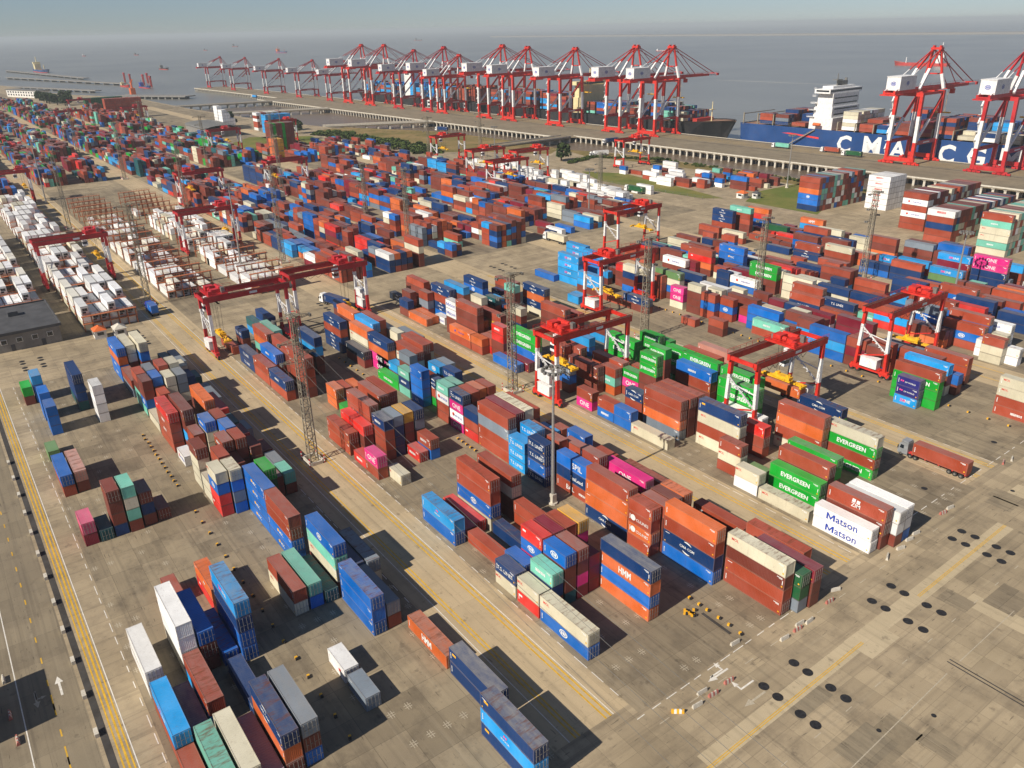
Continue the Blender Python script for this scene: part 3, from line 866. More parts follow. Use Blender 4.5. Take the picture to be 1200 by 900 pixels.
# ---- what stands where: row, near end u, length, colours from the top tier down
STACKS = []    # dict(blk,row,u,L,th,tiers,v)
for ln in STACK_DATA.strip().split('\n'):
    q = ln.split(); h = q[2].endswith('h'); L = 12.19 if q[2][:2] == '40' else 6.06
    STACKS.append(dict(blk=q[0][0], row=int(q[0][1]), u=float(q[1]), L=L, th=2.9 if h else 2.59, tiers=q[3].split(','), v=LAT[q[0][0]]+PITCH*int(q[0][1]), dig=True))
PAL_MIX = 'dmdmmdmobnbnscmadtdmbucmdmsnmdmnmrw'
PAL_RUST = 'dmmdmdomudmcbdmat'
# empties depot at the shore: deep blocks one container long
def depot(u, v0, nrows, tiers, front, pal, name):
    for k in range(nrows):
        n = tiers if R.random() < .9 else tiers-1
        t = list(front) if k == 0 else [R.choice(pal) for _ in range(n)]
        STACKS.append(dict(blk=name, row=k, u=u, L=12.19, th=2.9, tiers=t, v=v0+k*2.6, dig=(k < 2)))
depot(-244, 377, 16, 6, ['d', 'd', 'o', 'b.oval', 'b', 'n'], 'dmctawbmdm', '1')
for k in (0, 1): STACKS[-16+k]['dig'] = True
depot(-222, 405.5, 6, 6, ['w.rtx']*6, 'w', '2')
depot(-186, 376, 19, 6, ['d', 'w.mer', 'd', 'w.mer', 'd', 'd'], 'dmmcdwamu', '3')
depot(-166, 361.5, 24, 5, ['w.rtx', 'd', 'n', 'd', 'd'], 'dmmcdwnmct', '4')
depot(-141, 357.5, 20, 6, ['d', 't.txt', 'c.mol', 'c.mol', 't.txt', 'c'], 'cctcdmwct', '5')
# ---- the yard beyond: rows filled bay by bay
taken = {}
for s in STACKS: taken.setdefault((s['blk'], s['row']), []).append((s['u']-s['L'], s['u']))
def free(blk, k, a, b): return all(b <= x0+.05 or a >= x1-.05 for x0, x1 in taken.get((blk, k), []))
def fill(blks, u0, u1, dens, mx, pal, rows=range(6), p40=.75, clump=True):
    for blk in blks:
        dom = {}; base = {u: R.random() for u in range(int(u0/39)-2, int(u1/39)+2)}
        for k in rows:
            u = u1-R.random()*.4
            while u-12.2 > u0:
                f = base[int(u//39)]; dk = (int(u//39), k//2); dom.setdefault(dk, R.choice(pal))
                if R.random() < dens*(1.0 if f > .15 else .45):
                    n = max(1, min(mx, int(mx*(.35+.75*f)+R.random()*1.2-.3)))
                    if R.random() < p40:
                        c = [R.choice(pal) for _ in range(n)]
                        c = [dom[dk] if R.random() < .38 else q_ for q_ in c]
                        if R.random() < .4: c = [c[0]]*n
                        cells = [(u, 12.19, c)]
                    else: cells = [(u, 6.06, [R.choice(pal) for _ in range(n)]), (u-6.3, 6.06, [R.choice(pal) for _ in range(max(1, n-R.randint(0, 1)))])]
                    for uu, L, c in cells:
                        if free(blk, k, uu-L, uu): STACKS.append(dict(blk=blk, row=k, u=uu, L=L, th=R.choice((2.59, 2.59, 2.9)), tiers=c, v=LAT[blk]+PITCH*k, dig=False))
                u -= 12.62
fill('GHIJK', -248, -92, .55, 3, PAL_MIX)
fill('E', -262, -180, .35, 3, PAL_MIX, p40=.5); fill('f', -248, -130, .35, 3, PAL_MIX)
fill('Ef', -604, -288, .86, 4, PAL_MIX); fill('FGHI', -560, -292, .86, 4, PAL_MIX); fill('J', -540, -300, .8, 3, PAL_MIX)
fill('K', -520, -330, .5, 2, 'wwwwcwa')
PAL_FAR = 'dmdmmmdmnmabGcdgmutnmdmbmdmaTgmrs'
fill('CD', -1010, -622, .85, 4, PAL_FAR); fill('AB', -1010, -600, .8, 4, PAL_FAR); fill('EfFG', -1000, -622, .85, 4, PAL_FAR)
fill('HI', -700, -600, .8, 4, PAL_RUST)
fill('ABCDEf', -1480, -1030, .8, 4, PAL_FAR)
fill('FG', -1250, -1010, .7, 5, PAL_RUST); fill('ABCDE', -1980, -1495, .75, 4, PAL_FAR, p40=1); fill('AB', -2300, -1980, .6, 4, PAL_RUST, p40=1)
for k in range(8): STACKS.append(dict(blk='s', row=0, u=-672, L=12.19, th=2.9, tiers=['mg'[k in (1, 4)]]*8, v=246+k*2.6, dig=False))
for k in range(3): STACKS.append(dict(blk='s', row=0, u=-640, L=12.19, th=2.9, tiers=['y' if k else 'o']*5, v=236+k*2.6, dig=False))
STACKS.append(dict(blk='s', row=0, u=-111, L=12.19, th=2.9, tiers=['d', 'n', 'm'], v=-17.5, dig=False))
# small far depots on the shore flats
def scatter(u0, u1, v0, v1, n, mx, pal):
    for _ in range(n):
        u = R.uniform(u0, u1); v = v0+round(R.uniform(0, v1-v0)/2.6)*2.6; L = R.choice((12.19, 6.06))
        if free('s', round(v, 1), u-L, u):
            taken.setdefault(('s', round(v, 1)), []).append((u-L-1, u+1))
            STACKS.append(dict(blk='s', row=0, u=u, L=L, th=2.59, tiers=[R.choice(pal) for _ in range(R.randint(1, mx))], v=v, dig=False))
scatter(-700, -520, 280, 318, 70, 3, PAL_MIX+'ww'); scatter(-400, -330, 372, 424, 26, 2, 'wwwdwdmb'); scatter(-345, -300, 384, 432, 40, 3, PAL_MIX)
scatter(-480, -330, 318, 346, 60, 2, 'wwwwwwcw')
for v in (250, 252.6, 255.2, 257.8, 260.4): # tall dark block and white block by the creek
    STACKS.append(dict(blk='s', row=0, u=-870, L=12.19, th=2.9, tiers=['w']*(7-int((v-250)/2.6)), v=v+20, dig=False)); STACKS.append(dict(blk='s', row=0, u=-884, L=12.19, th=2.9, tiers=['w']*(8-int((v-250)/2.6)), v=v+20, dig=False))
for k in range(10): STACKS.append(dict(blk='s', row=0, u=-842, L=12.19, th=2.9, tiers=[R.choice('wdwc') for _ in range(6)], v=296+k*2.6, dig=False))
for k in range(10): STACKS.append(dict(blk='s', row=0, u=-812, L=12.19, th=2.9, tiers=[R.choice('ssbs') for _ in range(6)], v=294+k*2.6, dig=False))
for k in range(16): STACKS.append(dict(blk='s', row=0, u=-1100, L=12.19, th=2.9, tiers=['d']*8, v=205+k*2.6, dig=False))
for k in range(18): STACKS.append(dict(blk='s', row=0, u=-1230, L=12.19, th=2.9, tiers=['G']*6, v=206+k*2.6, dig=False))
# ---- every box
BOX = []
for si, s in enumerate(STACKS):
    n = len(s['tiers'])
    for i, tok in enumerate(s['tiers']):
        col, lg, faded = logo_key(tok)
        BOX.append(dict(s=si, tier=n-1-i, n=n, tok=tok, col=col, lg=lg, faded=faded and i == 0, top=i == 0, u=s['u'], v=s['v'], L=s['L'], th=s['th'], z=(n-1-i)*s['th'], dig=s['dig']))
# ---- which of them show: a small z-buffer seen from the camera
def visible_area(boxes, w=600, h=450):
    k = w/1200; M = np.array([_rt, _up, _fw]); zb = np.full((h, w), 1e9); ib = np.full((h, w), -1, int)
    for bi, q in enumerate(boxes):
        x0, x1, y0, y1, z0, z1 = q['u']-q['L'], q['u'], q['v'], q['v']+CW, q['z'], q['z']+q['th']
        faces = [[(x0, y0, z0), (x1, y0, z0), (x1, y0, z1), (x0, y0, z1)], [(x1, y0, z0), (x1, y1, z0), (x1, y1, z1), (x1, y0, z1)]]
        if q['top']: faces.append([(x0, y0, z1), (x1, y0, z1), (x1, y1, z1), (x0, y1, z1)])
        for F in faces:
            P = (np.array(F)-np.array([0, 0, CH]))@M.T
            if P[:, 2].min() < 2: continue
            X = k*(600+CF*P[:, 0]/P[:, 2]); Y = k*(450-CF*P[:, 1]/P[:, 2]); iz = 1/P[:, 2]
            a0, a1 = max(0, int(X.min())), min(w-1, int(X.max())+1); c0, c1 = max(0, int(Y.min())), min(h-1, int(Y.max())+1)
            if a1 < a0 or c1 < c0: continue
            gx, gy = np.meshgrid(np.arange(a0, a1+1)+.5, np.arange(c0, c1+1)+.5)
            sg = None; ins = np.ones(gx.shape, bool)
            for i in range(4):
                j = (i+1) % 4; e = (X[j]-X[i])*(gy-Y[i])-(Y[j]-Y[i])*(gx-X[i]); 
                if sg is None: sg = np.sign((X[1]-X[0])*(Y[2]-Y[0])-(Y[1]-Y[0])*(X[2]-X[0]))
                ins &= e*sg >= 0
            if not ins.any(): continue
            A = np.c_[X, Y, np.ones(4)]; pl = np.linalg.lstsq(A, iz, rcond=None)[0]
            dep = 1/np.maximum(pl[0]*gx+pl[1]*gy+pl[2], 1e-6)
            sub = zb[c0:c1+1, a0:a1+1]; m_ = ins & (dep < sub); sub[m_] = dep[m_]; ib[c0:c1+1, a0:a1+1][m_] = bi
    return np.bincount(ib[ib >= 0], minlength=len(boxes))
near = [q for q in BOX if q['dig'] or q['u'] > -262]
AREA = visible_area(near)
for q, a in zip(near, AREA): q['area'] = int(a)
cand = sorted([q for q in near if q['dig'] and q['area'] > 0], key=lambda q: -q['area'])
NSINGLE = 298
SINGLE = cand[:NSINGLE]
sid = {id(q) for q in SINGLE}
# ---- labels that single out one container
BNAME = {'A': 'block beside the left road', 'B': 'block left of the main lane', 'C': 'block right of the main lane', 'D': 'block behind the tall pale pole', 'E': 'block under the centre crane', 'f': 'block of green stacks',
         'F': 'sparse block before the yellow blocks', 'G': 'block behind the yellow guard blocks', 'H': 'block behind the sky-blue stacks', 'I': 'block by the far floodlight tower', 'J': 'last block before the depot', 'K': 'rearmost mixed block',
         '1': 'first depot block', '2': 'white depot block', '3': 'middle depot block', '4': 'front depot block', '5': 'right-hand depot block'}
NUM = ['', 'first', 'second', 'third', 'fourth', 'fifth', 'sixth', 'seventh', 'eighth', 'ninth', 'tenth', 'eleventh', 'twelfth', 'thirteenth', 'fourteenth', 'fifteenth', 'sixteenth', 'seventeenth', 'eighteenth', 'nineteenth', 'twentieth',
       'twenty-first', 'twenty-second', 'twenty-third', 'twenty-fourth', 'twenty-fifth', 'twenty-sixth', 'twenty-seventh', 'twenty-eighth', 'twenty-ninth', 'thirtieth']
NUM += ['thirty-'+x for x in NUM[1:10]] + ['fortieth'] + ['forty-'+x for x in NUM[1:10]]
CARD = ['', 'single', 'two', 'three', 'four', 'five', 'six']
def tiername(q):
    n, t = q['n'], q['tier']
    if n == 1: return 'alone on the ground'
    if t == n-1: return 'on top of %s tiers' % CARD[n]
    if t == 0: return 'at the foot of %s tiers' % CARD[n]
    return '%s tier of %s' % (NUM[t+1], CARD[n])
def neigh(q):
    tk = STACKS[q['s']]['tiers']; i = q['n']-1-q['tier']; r = []
    if i > 0: r.append('under %s' % CN[logo_key(tk[i-1])[0]])
    if i < q['n']-1: r.append('over %s' % CN[logo_key(tk[i+1])[0]])
    return r
ordu = {}
for key in {(s['blk'], s['row']) for s in STACKS if s['dig']}:
    L = sorted([s for s in STACKS if s['dig'] and (s['blk'], s['row']) == key], key=lambda s: -s['u'])
    for i, s in enumerate(L): ordu[id(s)] = i+1
def words_(q, lvl):
    s = STACKS[q['s']]; size = 'long' if q['L'] > 7 else 'short'
    head = '%s %s container' % (CN[q['col']], size); lg = (' with ' + LNAME[q['lg']]) if q['lg'] else ''
    nb = neigh(q)
    if lvl == 0: return head+lg+', '+tiername(q)+', '+BNAME[q['blk']] if False else head+lg+', '+tiername(q)+', in '+BNAME[s['blk']]
    if lvl == 1: return head+lg+(', '+' and '.join(nb) if nb else ', alone')+', in '+BNAME[s['blk']]
    if lvl == 2: return head+', '+(nb[0]+', ' if nb else '')+NUM[ordu[id(s)]]+' stack of '+NUM[s['row']+1]+' row, '+BNAME[s['blk']]
    t = tiername(q).replace('alone on the ground', 'alone').replace('on top of', 'atop').replace('at the foot of', 'under').replace(' tiers', '')
    return ' '.join((head.replace(' container', ' box')+' '+t+', '+NUM[ordu[id(s)]]+' stack, '+NUM[s['row']+1]+' row, '+BNAME[s['blk']].replace('block ', '', 1)).split()[:16])
from collections import Counter
lab = {}
todo = list(SINGLE); used = set()
for lvl in range(4):
    c = Counter(words_(q, lvl) for q in todo); nxt = []
    for q in todo:
        w = words_(q, lvl)
        if (c[w] == 1 and w not in used and len(w.split()) <= 16) or lvl == 3: lab[id(q)] = w; used.add(w)
        else: nxt.append(q)
    todo = nxt
# ---- build the singles
HS = (2.59, 2.9)
order = {id(q): i for i, q in enumerate(SINGLE)}
for i, q in enumerate(SINGLE):
    rr = random.Random(q['s']*17+q['tier']); H = q['th']-.03
    o = put('shipping_container', body(q['L'], H, rr.choice((0, 1, 1, 2, 2, 3))), None, (q['u'], q['v']+CW/2, q['z']+.012))
    o.location.x += rr.uniform(-.06, .06); o.location.y += rr.uniform(-.04, .04)
    cc = lin(CL[q['col']]); j = rr.uniform(.86, 1.14); dust = .95 if q['faded'] else rr.choice((.08, .2, .35, .6))
    if q['col'] in 'wc': dust *= .6
    o.color = (*[min(1, v*j) for v in cc], dust)
    tag(o, lab[id(q)], 'shipping container', 'containers stacked in the yard')
    dm = door_mesh(H); flip = rr.random() < .22      # some stand with their doors at the far end
    for sy in (-1, 1):
        d = put('door', dm if i < 110 else DOORR[H], o, (-q['L']-.03 if flip else -.03+.02, sy*.58, .17)); d.color = o.color
        if flip: d.rotation_euler = (0, 0, math.pi)
        if i < 110 and not flip:
            for yy in (-.28, .28): put('lock_rod', ROD[H], d, (.085, yy*1.0, .01))
    if q['lg']:
        for s_, w_, fx, fz, mk in LOGO[q['lg']]:
            t = put('lettering', text_mesh(s_, mk), o, (-q['L']/2+fx*q['L'], -CW/2-.006-(.003 if s_ == '~' else 0), fz*H)); w_ = min(w_, q['L']*.86); t.scale = (w_, 1, w_)
            
# ---- everything else in one mass
def paint_mass(name, boxes, mat):
    V = []; F = []; C = []; UV = []; UE = []
    off = 0
    for q in boxes:
        rr = random.Random(q['s']*17+q['tier']+5); j = rr.uniform(.84, 1.16); c = lin(CL[q['col']])
        c = (*[min(1, v*j) for v in c], .9 if q['faded'] else rr.choice((.1, .2, .35, .6)))
        x0, x1, y0, y1, z0, z1 = q['u']-q['L'], q['u'], q['v'], q['v']+CW, q['z']+.01, q['z']+q['th']-.02
        V += [(x0, y0, z0), (x1, y0, z0), (x1, y1, z0), (x0, y1, z0), (x0, y0, z1), (x1, y0, z1), (x1, y1, z1), (x0, y1, z1)]
        L = q['L']
        for f, uvs in (((0, 1, 5, 4), ((0, 0), (L, 0), (L, 2.6), (0, 2.6))), ((1, 2, 6, 5), ((0, 0), (CW, 0), (CW, 2.6), (0, 2.6))), ((2, 3, 7, 6), ((0, 0), (L, 0), (L, 2.6), (0, 2.6))), ((3, 0, 4, 7), ((0, 0), (CW, 0), (CW, 2.6), (0, 2.6))),
                       ((4, 5, 6, 7), ((0, 0), (L, 0), (L, CW), (0, CW)))):
            F.append(tuple(off+i for i in f)); C += [c]*4; UV += uvs; UE += [(0, 0), (1, 0), (1, 1), (0, 1)]
        off += 8
        vis = q['dig'] and q.get('area', 1) > 0 and q['lg']
        if vis:
            for s_, w_, fx, fz, mk in LOGO[q['lg']]:
                tv, tf = text_geom(s_); w_ = min(w_, L*.86); cx = x0+L/2+fx*L; cz = q['z']+fz*q['th']
                V += [(cx+x*w_, y0-.012, cz+z*w_) for x, z in tv]; pc = (*lin(PCOL[mk]), .1)
                for f in tf: F.append(tuple(off+i for i in f)); C += [pc]*len(f); UV += [(0, 0)]*len(f); UE += [(.5, .5)]*len(f)
                off += len(tv)
    me = bpy.data.meshes.new(name); me.from_pydata(V, [], F); me.materials.append(mat)
    a = me.color_attributes.new('paint', 'FLOAT_COLOR', 'CORNER'); a.data.foreach_set('color', np.array(C, 'f').ravel())
    u = me.uv_layers.new(name='rib'); u.data.foreach_set('uv', np.array(UV, 'f').ravel())
    u = me.uv_layers.new(name='edge'); u.data.foreach_set('uv', np.array(UE, 'f').ravel())
    me.update(); return put(name, me)
rest = [q for q in BOX if id(q) not in sid]
tag(paint_mass('stacked_containers', rest, M_BOXS), 'mass of further containers in many colours filling the yard behind the near stacks', 'container stacks', kind='stuff')
print('boxes', len(BOX), 'single', len(SINGLE), 'areas', cand[0]['area'], cand[min(len(cand)-1, NSINGLE-1)]['area'])
# ================================================================== YARD CRANES
def rail(b, a, c, h=1.1, n=8, m=0):
    a = Vector(a); c = Vector(c)
    b.bar(a+Vector((0, 0, h)), c+Vector((0, 0, h)), .07, m=m); b.bar(a+Vector((0, 0, h*.55)), c+Vector((0, 0, h*.55)), .05, m=m)
    for i in range(n+1): p = a.lerp(c, i/n); b.bar(p, p+Vector((0, 0, h)), .06, m=m)
M_WALKD = plain('worn_walkway', (104, 52, 42), .8, 0, .5, .8)
def rtg(u, vL, span, label, yt, zs, dark=False, houses=1, house_side=-1, cab=True, hold=None, detail=True):
    """rubber-tyred gantry; origin on the ground midway between the legs"""
    red = M_RED2 if dark else M_RED
    t = thing('gantry_crane', label, 'gantry crane', (u, vL+span/2, 0), 0, 'gantry cranes straddling the container rows')
    hy = span/2; lx = 3.9
    for sy in (-1, 1):
        for sx in (-1, 1):
            x0 = sx*(lx+.5); x1 = sx*lx; y = sy*hy
            b = MB(); P = [(x0, y, 1.9), (x0+(x1-x0)*.4, y, 7.6), (x0+(x1-x0)*.8, y, 14.2), (x1, y, 18.0)]
            b.bar(P[0], P[1], 1.05, .8, 0, .95); b.bar(P[1], P[2], 1.02, .8, 1, .97); b.bar(P[2], P[3], 1.05, .85, 0)
            b.build('leg', [red, M_CWHITE], t)
        b = MB(); b.box(-5.6, sy*hy-.55, 1.3, 5.6, sy*hy+.55, 2.2); b.box(-3.4, sy*hy-.9, 2.2, 3.4, sy*hy+.9, 2.4)
        sb = b.build('sill_beam', red, t)
        for sx in (-1, 1):
            bg_ = MB(); bg_.box(sx*4.5-1.5, sy*hy-.35, .9, sx*4.5+1.5, sy*hy+.35, 1.5); bg_.box(sx*4.5-.35, sy*hy-.5, 1.3, sx*4.5+.35, sy*hy+.5, 2.0)
            bo = bg_.build('bogie', red, t)
            for dx in (-.95, .95):
                w = MB(); w.tube((sx*4.5+dx, sy*hy-.3, .78), (sx*4.5+dx, sy*hy+.3, .78), .78, 12, 0); w.tube((sx*4.5+dx, sy*hy-.33, .78), (sx*4.5+dx, sy*hy+.33, .78), .34, 8, 1)
                w.build('wheel', [M_DARK, red], bo)
        # diagonal brace with stair between the legs of a side
        b = MB(); b.bar((-lx-.2, sy*hy, 13.4), (lx+.1, sy*hy, 7.4), .3, .22, 0); b.bar((-lx+.1, sy*hy, 12.0), (lx, sy*hy, 11.0), .22, .2, 0); b.bar((-lx-.3, sy*hy, 4.6), (lx+.1, sy*hy, 7.2), .4, .3, 1)
        if detail:
            for i in range(9):
                f = i/8; p = Vector((-lx-.2, sy*hy-.5, 13.4)).lerp(Vector((lx+.1, sy*hy-.5, 7.4)), f); b.cbox(p.x, p.y, p.z, .5, .5, .06, 0)
            rail(b, (-lx-.2, sy*hy-.75, 13.4), (lx+.1, sy*hy-.75, 7.4), .8, 6, 0)
        b.build('brace', [M_CWHITE, red], t)
    for sx in (-1, 1):
        b = MB(); b.box(sx*lx-.42, -hy-1.3, 17.9, sx*lx+.42, hy+1.3, 19.5); b.box(sx*lx-.55, -hy-1.3, 19.5, sx*lx+.55, hy+1.3, 19.58, 1); b.box(sx*lx-.08, -hy-1.2, 19.58, sx*lx+.08, hy+1.2, 19.72, 1)
        for k in range(9): y = -hy+k*span/8; b.box(sx*lx-.45, y-.05, 17.95, sx*lx+.45, y+.05, 19.45)
        g_ = b.build('girder', [red, M_WALKD], t)
        if detail:
            r = MB(); rail(r, (sx*(lx+.52), -hy-1.2, 19.58), (sx*(lx+.52), hy+1.2, 19.58), 1.0, 12); r.build('railing', red, g_)
            p = MB(); p.cbox(sx*lx+sx*.45, hy*.15, 18.8, .04, 2.4, .7); p.build('nameplate', M_CWHITE, g_)
    for sy in (-1, 1):
        b = MB(); b.box(-lx+.55, sy*(hy+1.0)-.3, 18.3, lx-.55, sy*(hy+1.0)+.3, 19.2); b.build('end_tie', red, t)
    for k in range(houses):
        y = house_side*(hy+.2); z0 = 2.45+k*3.6
        b = MB(); b.box(-2.5, y-1.15, z0, 2.5, y+1.15, z0+2.7); b.box(-2.6, y-1.25, z0+2.7, 2.6, y+1.25, z0+2.8)
        for i in range(5): b.cbox(-2+i, y-1.17, z0+1.2, .05, .04, 2.2)
        b.build('power_house', M_CWHITE, t)
    # trolley
    tr = MB(); tr.box(-lx-.6, yt-3.0, 19.6, lx+.6, yt+3.0, 20.0); tr.box(-2.8, yt-2.2, 20.0, -.6, yt+.4, 21.6); tr.box(.8, yt-1.6, 20.0, 2.6, yt+1.8, 21.2)
    tr.tube((-2.4, yt+1.5, 20.9), (2.0, yt+1.5, 20.9), .75, 10); tr.tube((-.4, yt-1.2, 20.8), (.7, yt-1.2, 20.8), .6, 8); tr.cbox(3.4, yt-2.2, 20.6, 1, 1.2, 1.2)
    for y in (-2.9, 2.9): rail(tr, (-lx-.5, yt+y, 20.0), (lx+.5, yt+y, 20.0), 1.0, 6)
    for x in (-lx, lx): tr.box(x-.35, yt-2.6, 19.58, x+.35, yt+2.6, 19.9)
    to = tr.build('trolley', red, t)
    dm = MB(); dm.cbox(3.0, yt+1.8, 20.9, 1.2, 1.0, 1.7); dm.cbox(-3.2, yt-1.0, 20.6, .8, 1.4, 1.2); dm.build('winch_motor', M_GREY, to)
    if cab:
        c = MB(); c.box(lx-2.3, yt-4.6, 15.2, lx-.7, yt-2.7, 17.6, 0); c.box(lx-2.32, yt-4.62, 15.9, lx-.68, yt-2.9, 16.9, 1); c.box(lx-2.0, yt-3.9, 17.6, lx-1.0, yt-2.9, 19.6, 0)
        c.build('operator_cab', [M_CWHITE, M_GLASS], to)
    s = MB(); s.box(-2.4, yt-.9, zs+1.1, 2.4, yt+.9, zs+1.8); s.box(-5.9, yt-.7, zs+.55, 5.9, yt-.25, zs+1.0); s.box(-5.9, yt+.25, zs+.55, 5.9, yt+.7, zs+1.0)
    for x in (-6.0, 6.0): s.box(x-.3, yt-1.2, zs+.2, x+.3, yt+1.2, zs+.75)
    for x in (-1.6, 1.6): s.tube((x, yt-.55, zs+2.0), (x, yt+.55, zs+2.0), .42, 8); s.box(x-.5, yt-.2, zs+1.6, x+.5, yt+.2, zs+2.3)
    s.box(-1.2, yt-1.0, zs+1.0, 1.2, yt+1.0, zs+1.4)
    so_ = s.build('spreader', M_YEL, t)
    rp = MB()
    for x in (-1.6, 1.6):
        for y in (-.5, .5): rp.bar((x, yt+y, zs+2.2), (x*1.1, yt+y*1.6, 19.6), .06)
    rp.build('hoist_ropes', M_DARK, so_)
    if hold:
        o = tag(put('shipping_container', body(hold[1], 2.56, 1), None, (u+hold[1]/2, vL+span/2+yt-1.22, zs-2.42)), hold[2], 'shipping container'); o.location.y += 1.22
        o.color = (*lin(CL[hold[0]]), .4)
        for sy in (-1, 1): d = put('door', door_mesh(2.56), o, (-.01, sy*.58, .17)); d.color = o.color
    if detail:
        ft = MB()
        for k in range(7):
            y = -hy+2+k*(yt+hy-3)/6
            ft.bar((lx+1.0, y, 18.2), (lx+1.0, y+.8, 17.2), .08); ft.bar((lx+1.0, y+.8, 17.2), (lx+1.0, y+(yt+hy-3)/6, 18.2), .08)
        ft.build('cable_loop', M_DARK, t)
    return t
rtg(-358.9, 31.0, 24.6, 'dark red gantry crane over the white reefer rows, yellow spreader hanging beyond', 8.5, 9.5, True, 0)
rtg(-378, 90.8, 24.6, 'dark red gantry crane over white reefers, two-lane span nearest the steel racks', 7.5, 7, True, 0)
rtg(-243.5, 61.0, 24.6, 'gantry crane with white left legs straddling short navy stacks near the guard hut', -8.8, 5.0, True, 1, -1)
rtg(-250.5, 91.0, 25.6, 'gantry crane holding a green container low, two white boxes on its right legs', 6.5, 3.2, True, 2, 1, hold=('G', 12.19, 'green container hanging low from a yellow spreader beside white-boxed crane legs'))
rtg(-151.5, 121.4, 25.0, 'bright red gantry crane with two white boxes between its front legs', -8.2, 9.5, False, 2, -1)
rtg(-198.0, 179.0, 25.0, 'red gantry crane behind the centre crane, over mixed stacks by sky-blue containers', -6.0, 5.5, False, 1, -1)
rtg(-108.5, 147.0, 25.4, 'red gantry crane over green stacks carrying an orange container', 3.2, 9.0, False, 1, 1, hold=('o', 12.19, 'orange container carried high under the yellow spreader of a red crane'))
rtg(-108.2, 203.6, 27.0, 'red gantry crane on empty slots with yellow spreader over grey containers', 7.6, 4.2, False, 1, -1)
rtg(-251.0, 237.0, 24.6, 'red gantry crane by the white and red stack near the far gate', 6, 8.5, False, 0)
for (u, vL, lab_, yt) in ((-530, 317, 'leftmost of the far red and white gantry cranes, by the white tanks', -4), (-450, 296, 'far gantry crane with two white boxes standing in front of white tanks', 0), (-402, 279, 'far gantry crane with bright yellow spreader in the middle of the far group', 2),
                          (-427, 315, 'rightmost far gantry crane beside the road to the trestle', 7), (-418, 400, 'lone gantry crane on the grassed depot by the creek', 3), (-737, 268.5, 'lone far gantry crane by the green grass corner', 6)):
    rtg(u, vL, 24.6, lab_, yt, 9, False, 1, -1, detail=False)
for (u, vL, lab_, yt) in ((-500, 177.5, 'dark red gantry crane over blue and cream stacks, before the grass', -8), (-492, 121.5, 'dark red gantry crane over mixed stacks behind the empty racks', -6), (-703, 205, 'dark red gantry crane by the tall green and brown pile', 2), (-572, 30.8, 'dark red gantry crane at the left picture edge over reefers', 9),
                          (-1190, 180, 'distant gantry crane in front of the green pile', 2), (-1015, 139, 'distant gantry crane beside the long truck lane', 2), (-1010, 205, 'distant gantry crane right of the brown pile', 2), (-800, 31, 'distant gantry crane at the left edge, over rust stacks', 2), (-1180, 60, 'farthest left gantry crane before the white building', 2)):
    rtg(u, vL, 24.6, lab_, yt, 9, True, 1, -1, detail=False)
# ================================================================== LIGHT TOWERS AND MASTS
def tower(u, v, h, label, arms=True, w=1.9, steps=18):
    t = thing('floodlight_tower', label, 'floodlight tower', (u, v, 0), 0, 'lattice floodlight towers')
    b = MB(); w1 = w*.72
    def c(i, z): q = (w+(w1-w)*z/h)/2; return Vector(((-q, q, q, -q)[i], (-q, -q, q, q)[i], z))
    for i in range(4): b.bar(c(i, 0), c(i, h), .2, .2, 0, .15)
    for k in range(steps):
        z0, z1 = h*k/steps, h*(k+1)/steps
        for i in range(4):
            j = (i+1) % 4; b.bar(c(i, z1), c(j, z1), .1); a, d = (c(i, z0), c(j, z1)) if k % 2 else (c(j, z0), c(i, z1)); b.bar(a, d, .09)
    b.build('lattice_frame', M_LATT, t)
    l = MB(); l.bar((w/2+.1, -.25, 0), (w1/2+.1, -.25, h), .06); l.bar((w/2+.1, .25, 0), (w1/2+.1, .25, h), .06)
    for k in range(int(h/1.2)): l.bar((w/2+.1-(w-w1)/2*k*1.2/h, -.25, k*1.2), (w/2+.1-(w-w1)/2*k*1.2/h, .25, k*1.2), .05)
    l.build('ladder', M_LATT, t)
    if arms:
        for z, L, yy in ((h-1.0, 4.6, -1), (h-6.5, 4.2, -1), (h-11, 4.2, -1), (h-1.0, 3.6, 1), (h-9.5, 3.6, 1)):
            a = MB()
            for y in (-.6, .6): a.bar((y, 0, z), (y*.3, yy*L, z+.5), .12); a.bar((y, 0, z+1.3), (y*.3, yy*L, z+.6), .1)
            for k in range(1, 4):
                q = k/4; a.bar((-.6*(1-q*.7), yy*L*q, z+.5*q), (.6*(1-q*.7), yy*L*q, z+1.3-.7*q), .07); a.bar((.6*(1-q*.7), yy*L*q, z+.5*q), (-.6*(1-q*.7), yy*L*q, z+1.3-.7*q), .07)
            ar = a.build('crossarm', M_LATT, t)
            f = MB()
            for x in (-.5, .2): f.box(x, yy*L-.2, z+.1, x+.42, yy*L+.25, z+.75)
            f.build('floodlight', M_GREY, ar)
    top = MB(); top.box(-1.1, -1.1, h, 1.1, 1.1, h+.12); rail(top, (-1.1, -1.1, h), (1.1, -1.1, h), .9, 3); rail(top, (-1.1, 1.1, h), (1.1, 1.1, h), .9, 3); top.build('top_platform', M_LATT, t)
    bs = MB()
    for y in (-1.6, 1.6): bs.box(-2.0, y-.22, 0, 2.0, y+.22, .8)
    for x in (-2.3, 2.3): bs.box(x-.22, -1.3, 0, x+.22, 1.3, .8)
    bs.build('base_guard', M_CONC, t)
    gp = MB()
    for x in (-2.4, 2.4):
        for y in (-1.8, 1.8):
            for k in range(5): gp.tube((x, y, k*.42), (x, y, (k+1)*.42), .13, 6, k % 2)
    gp.build('guard_post', [M_RPRINT, M_WPRINT], t)
    return t
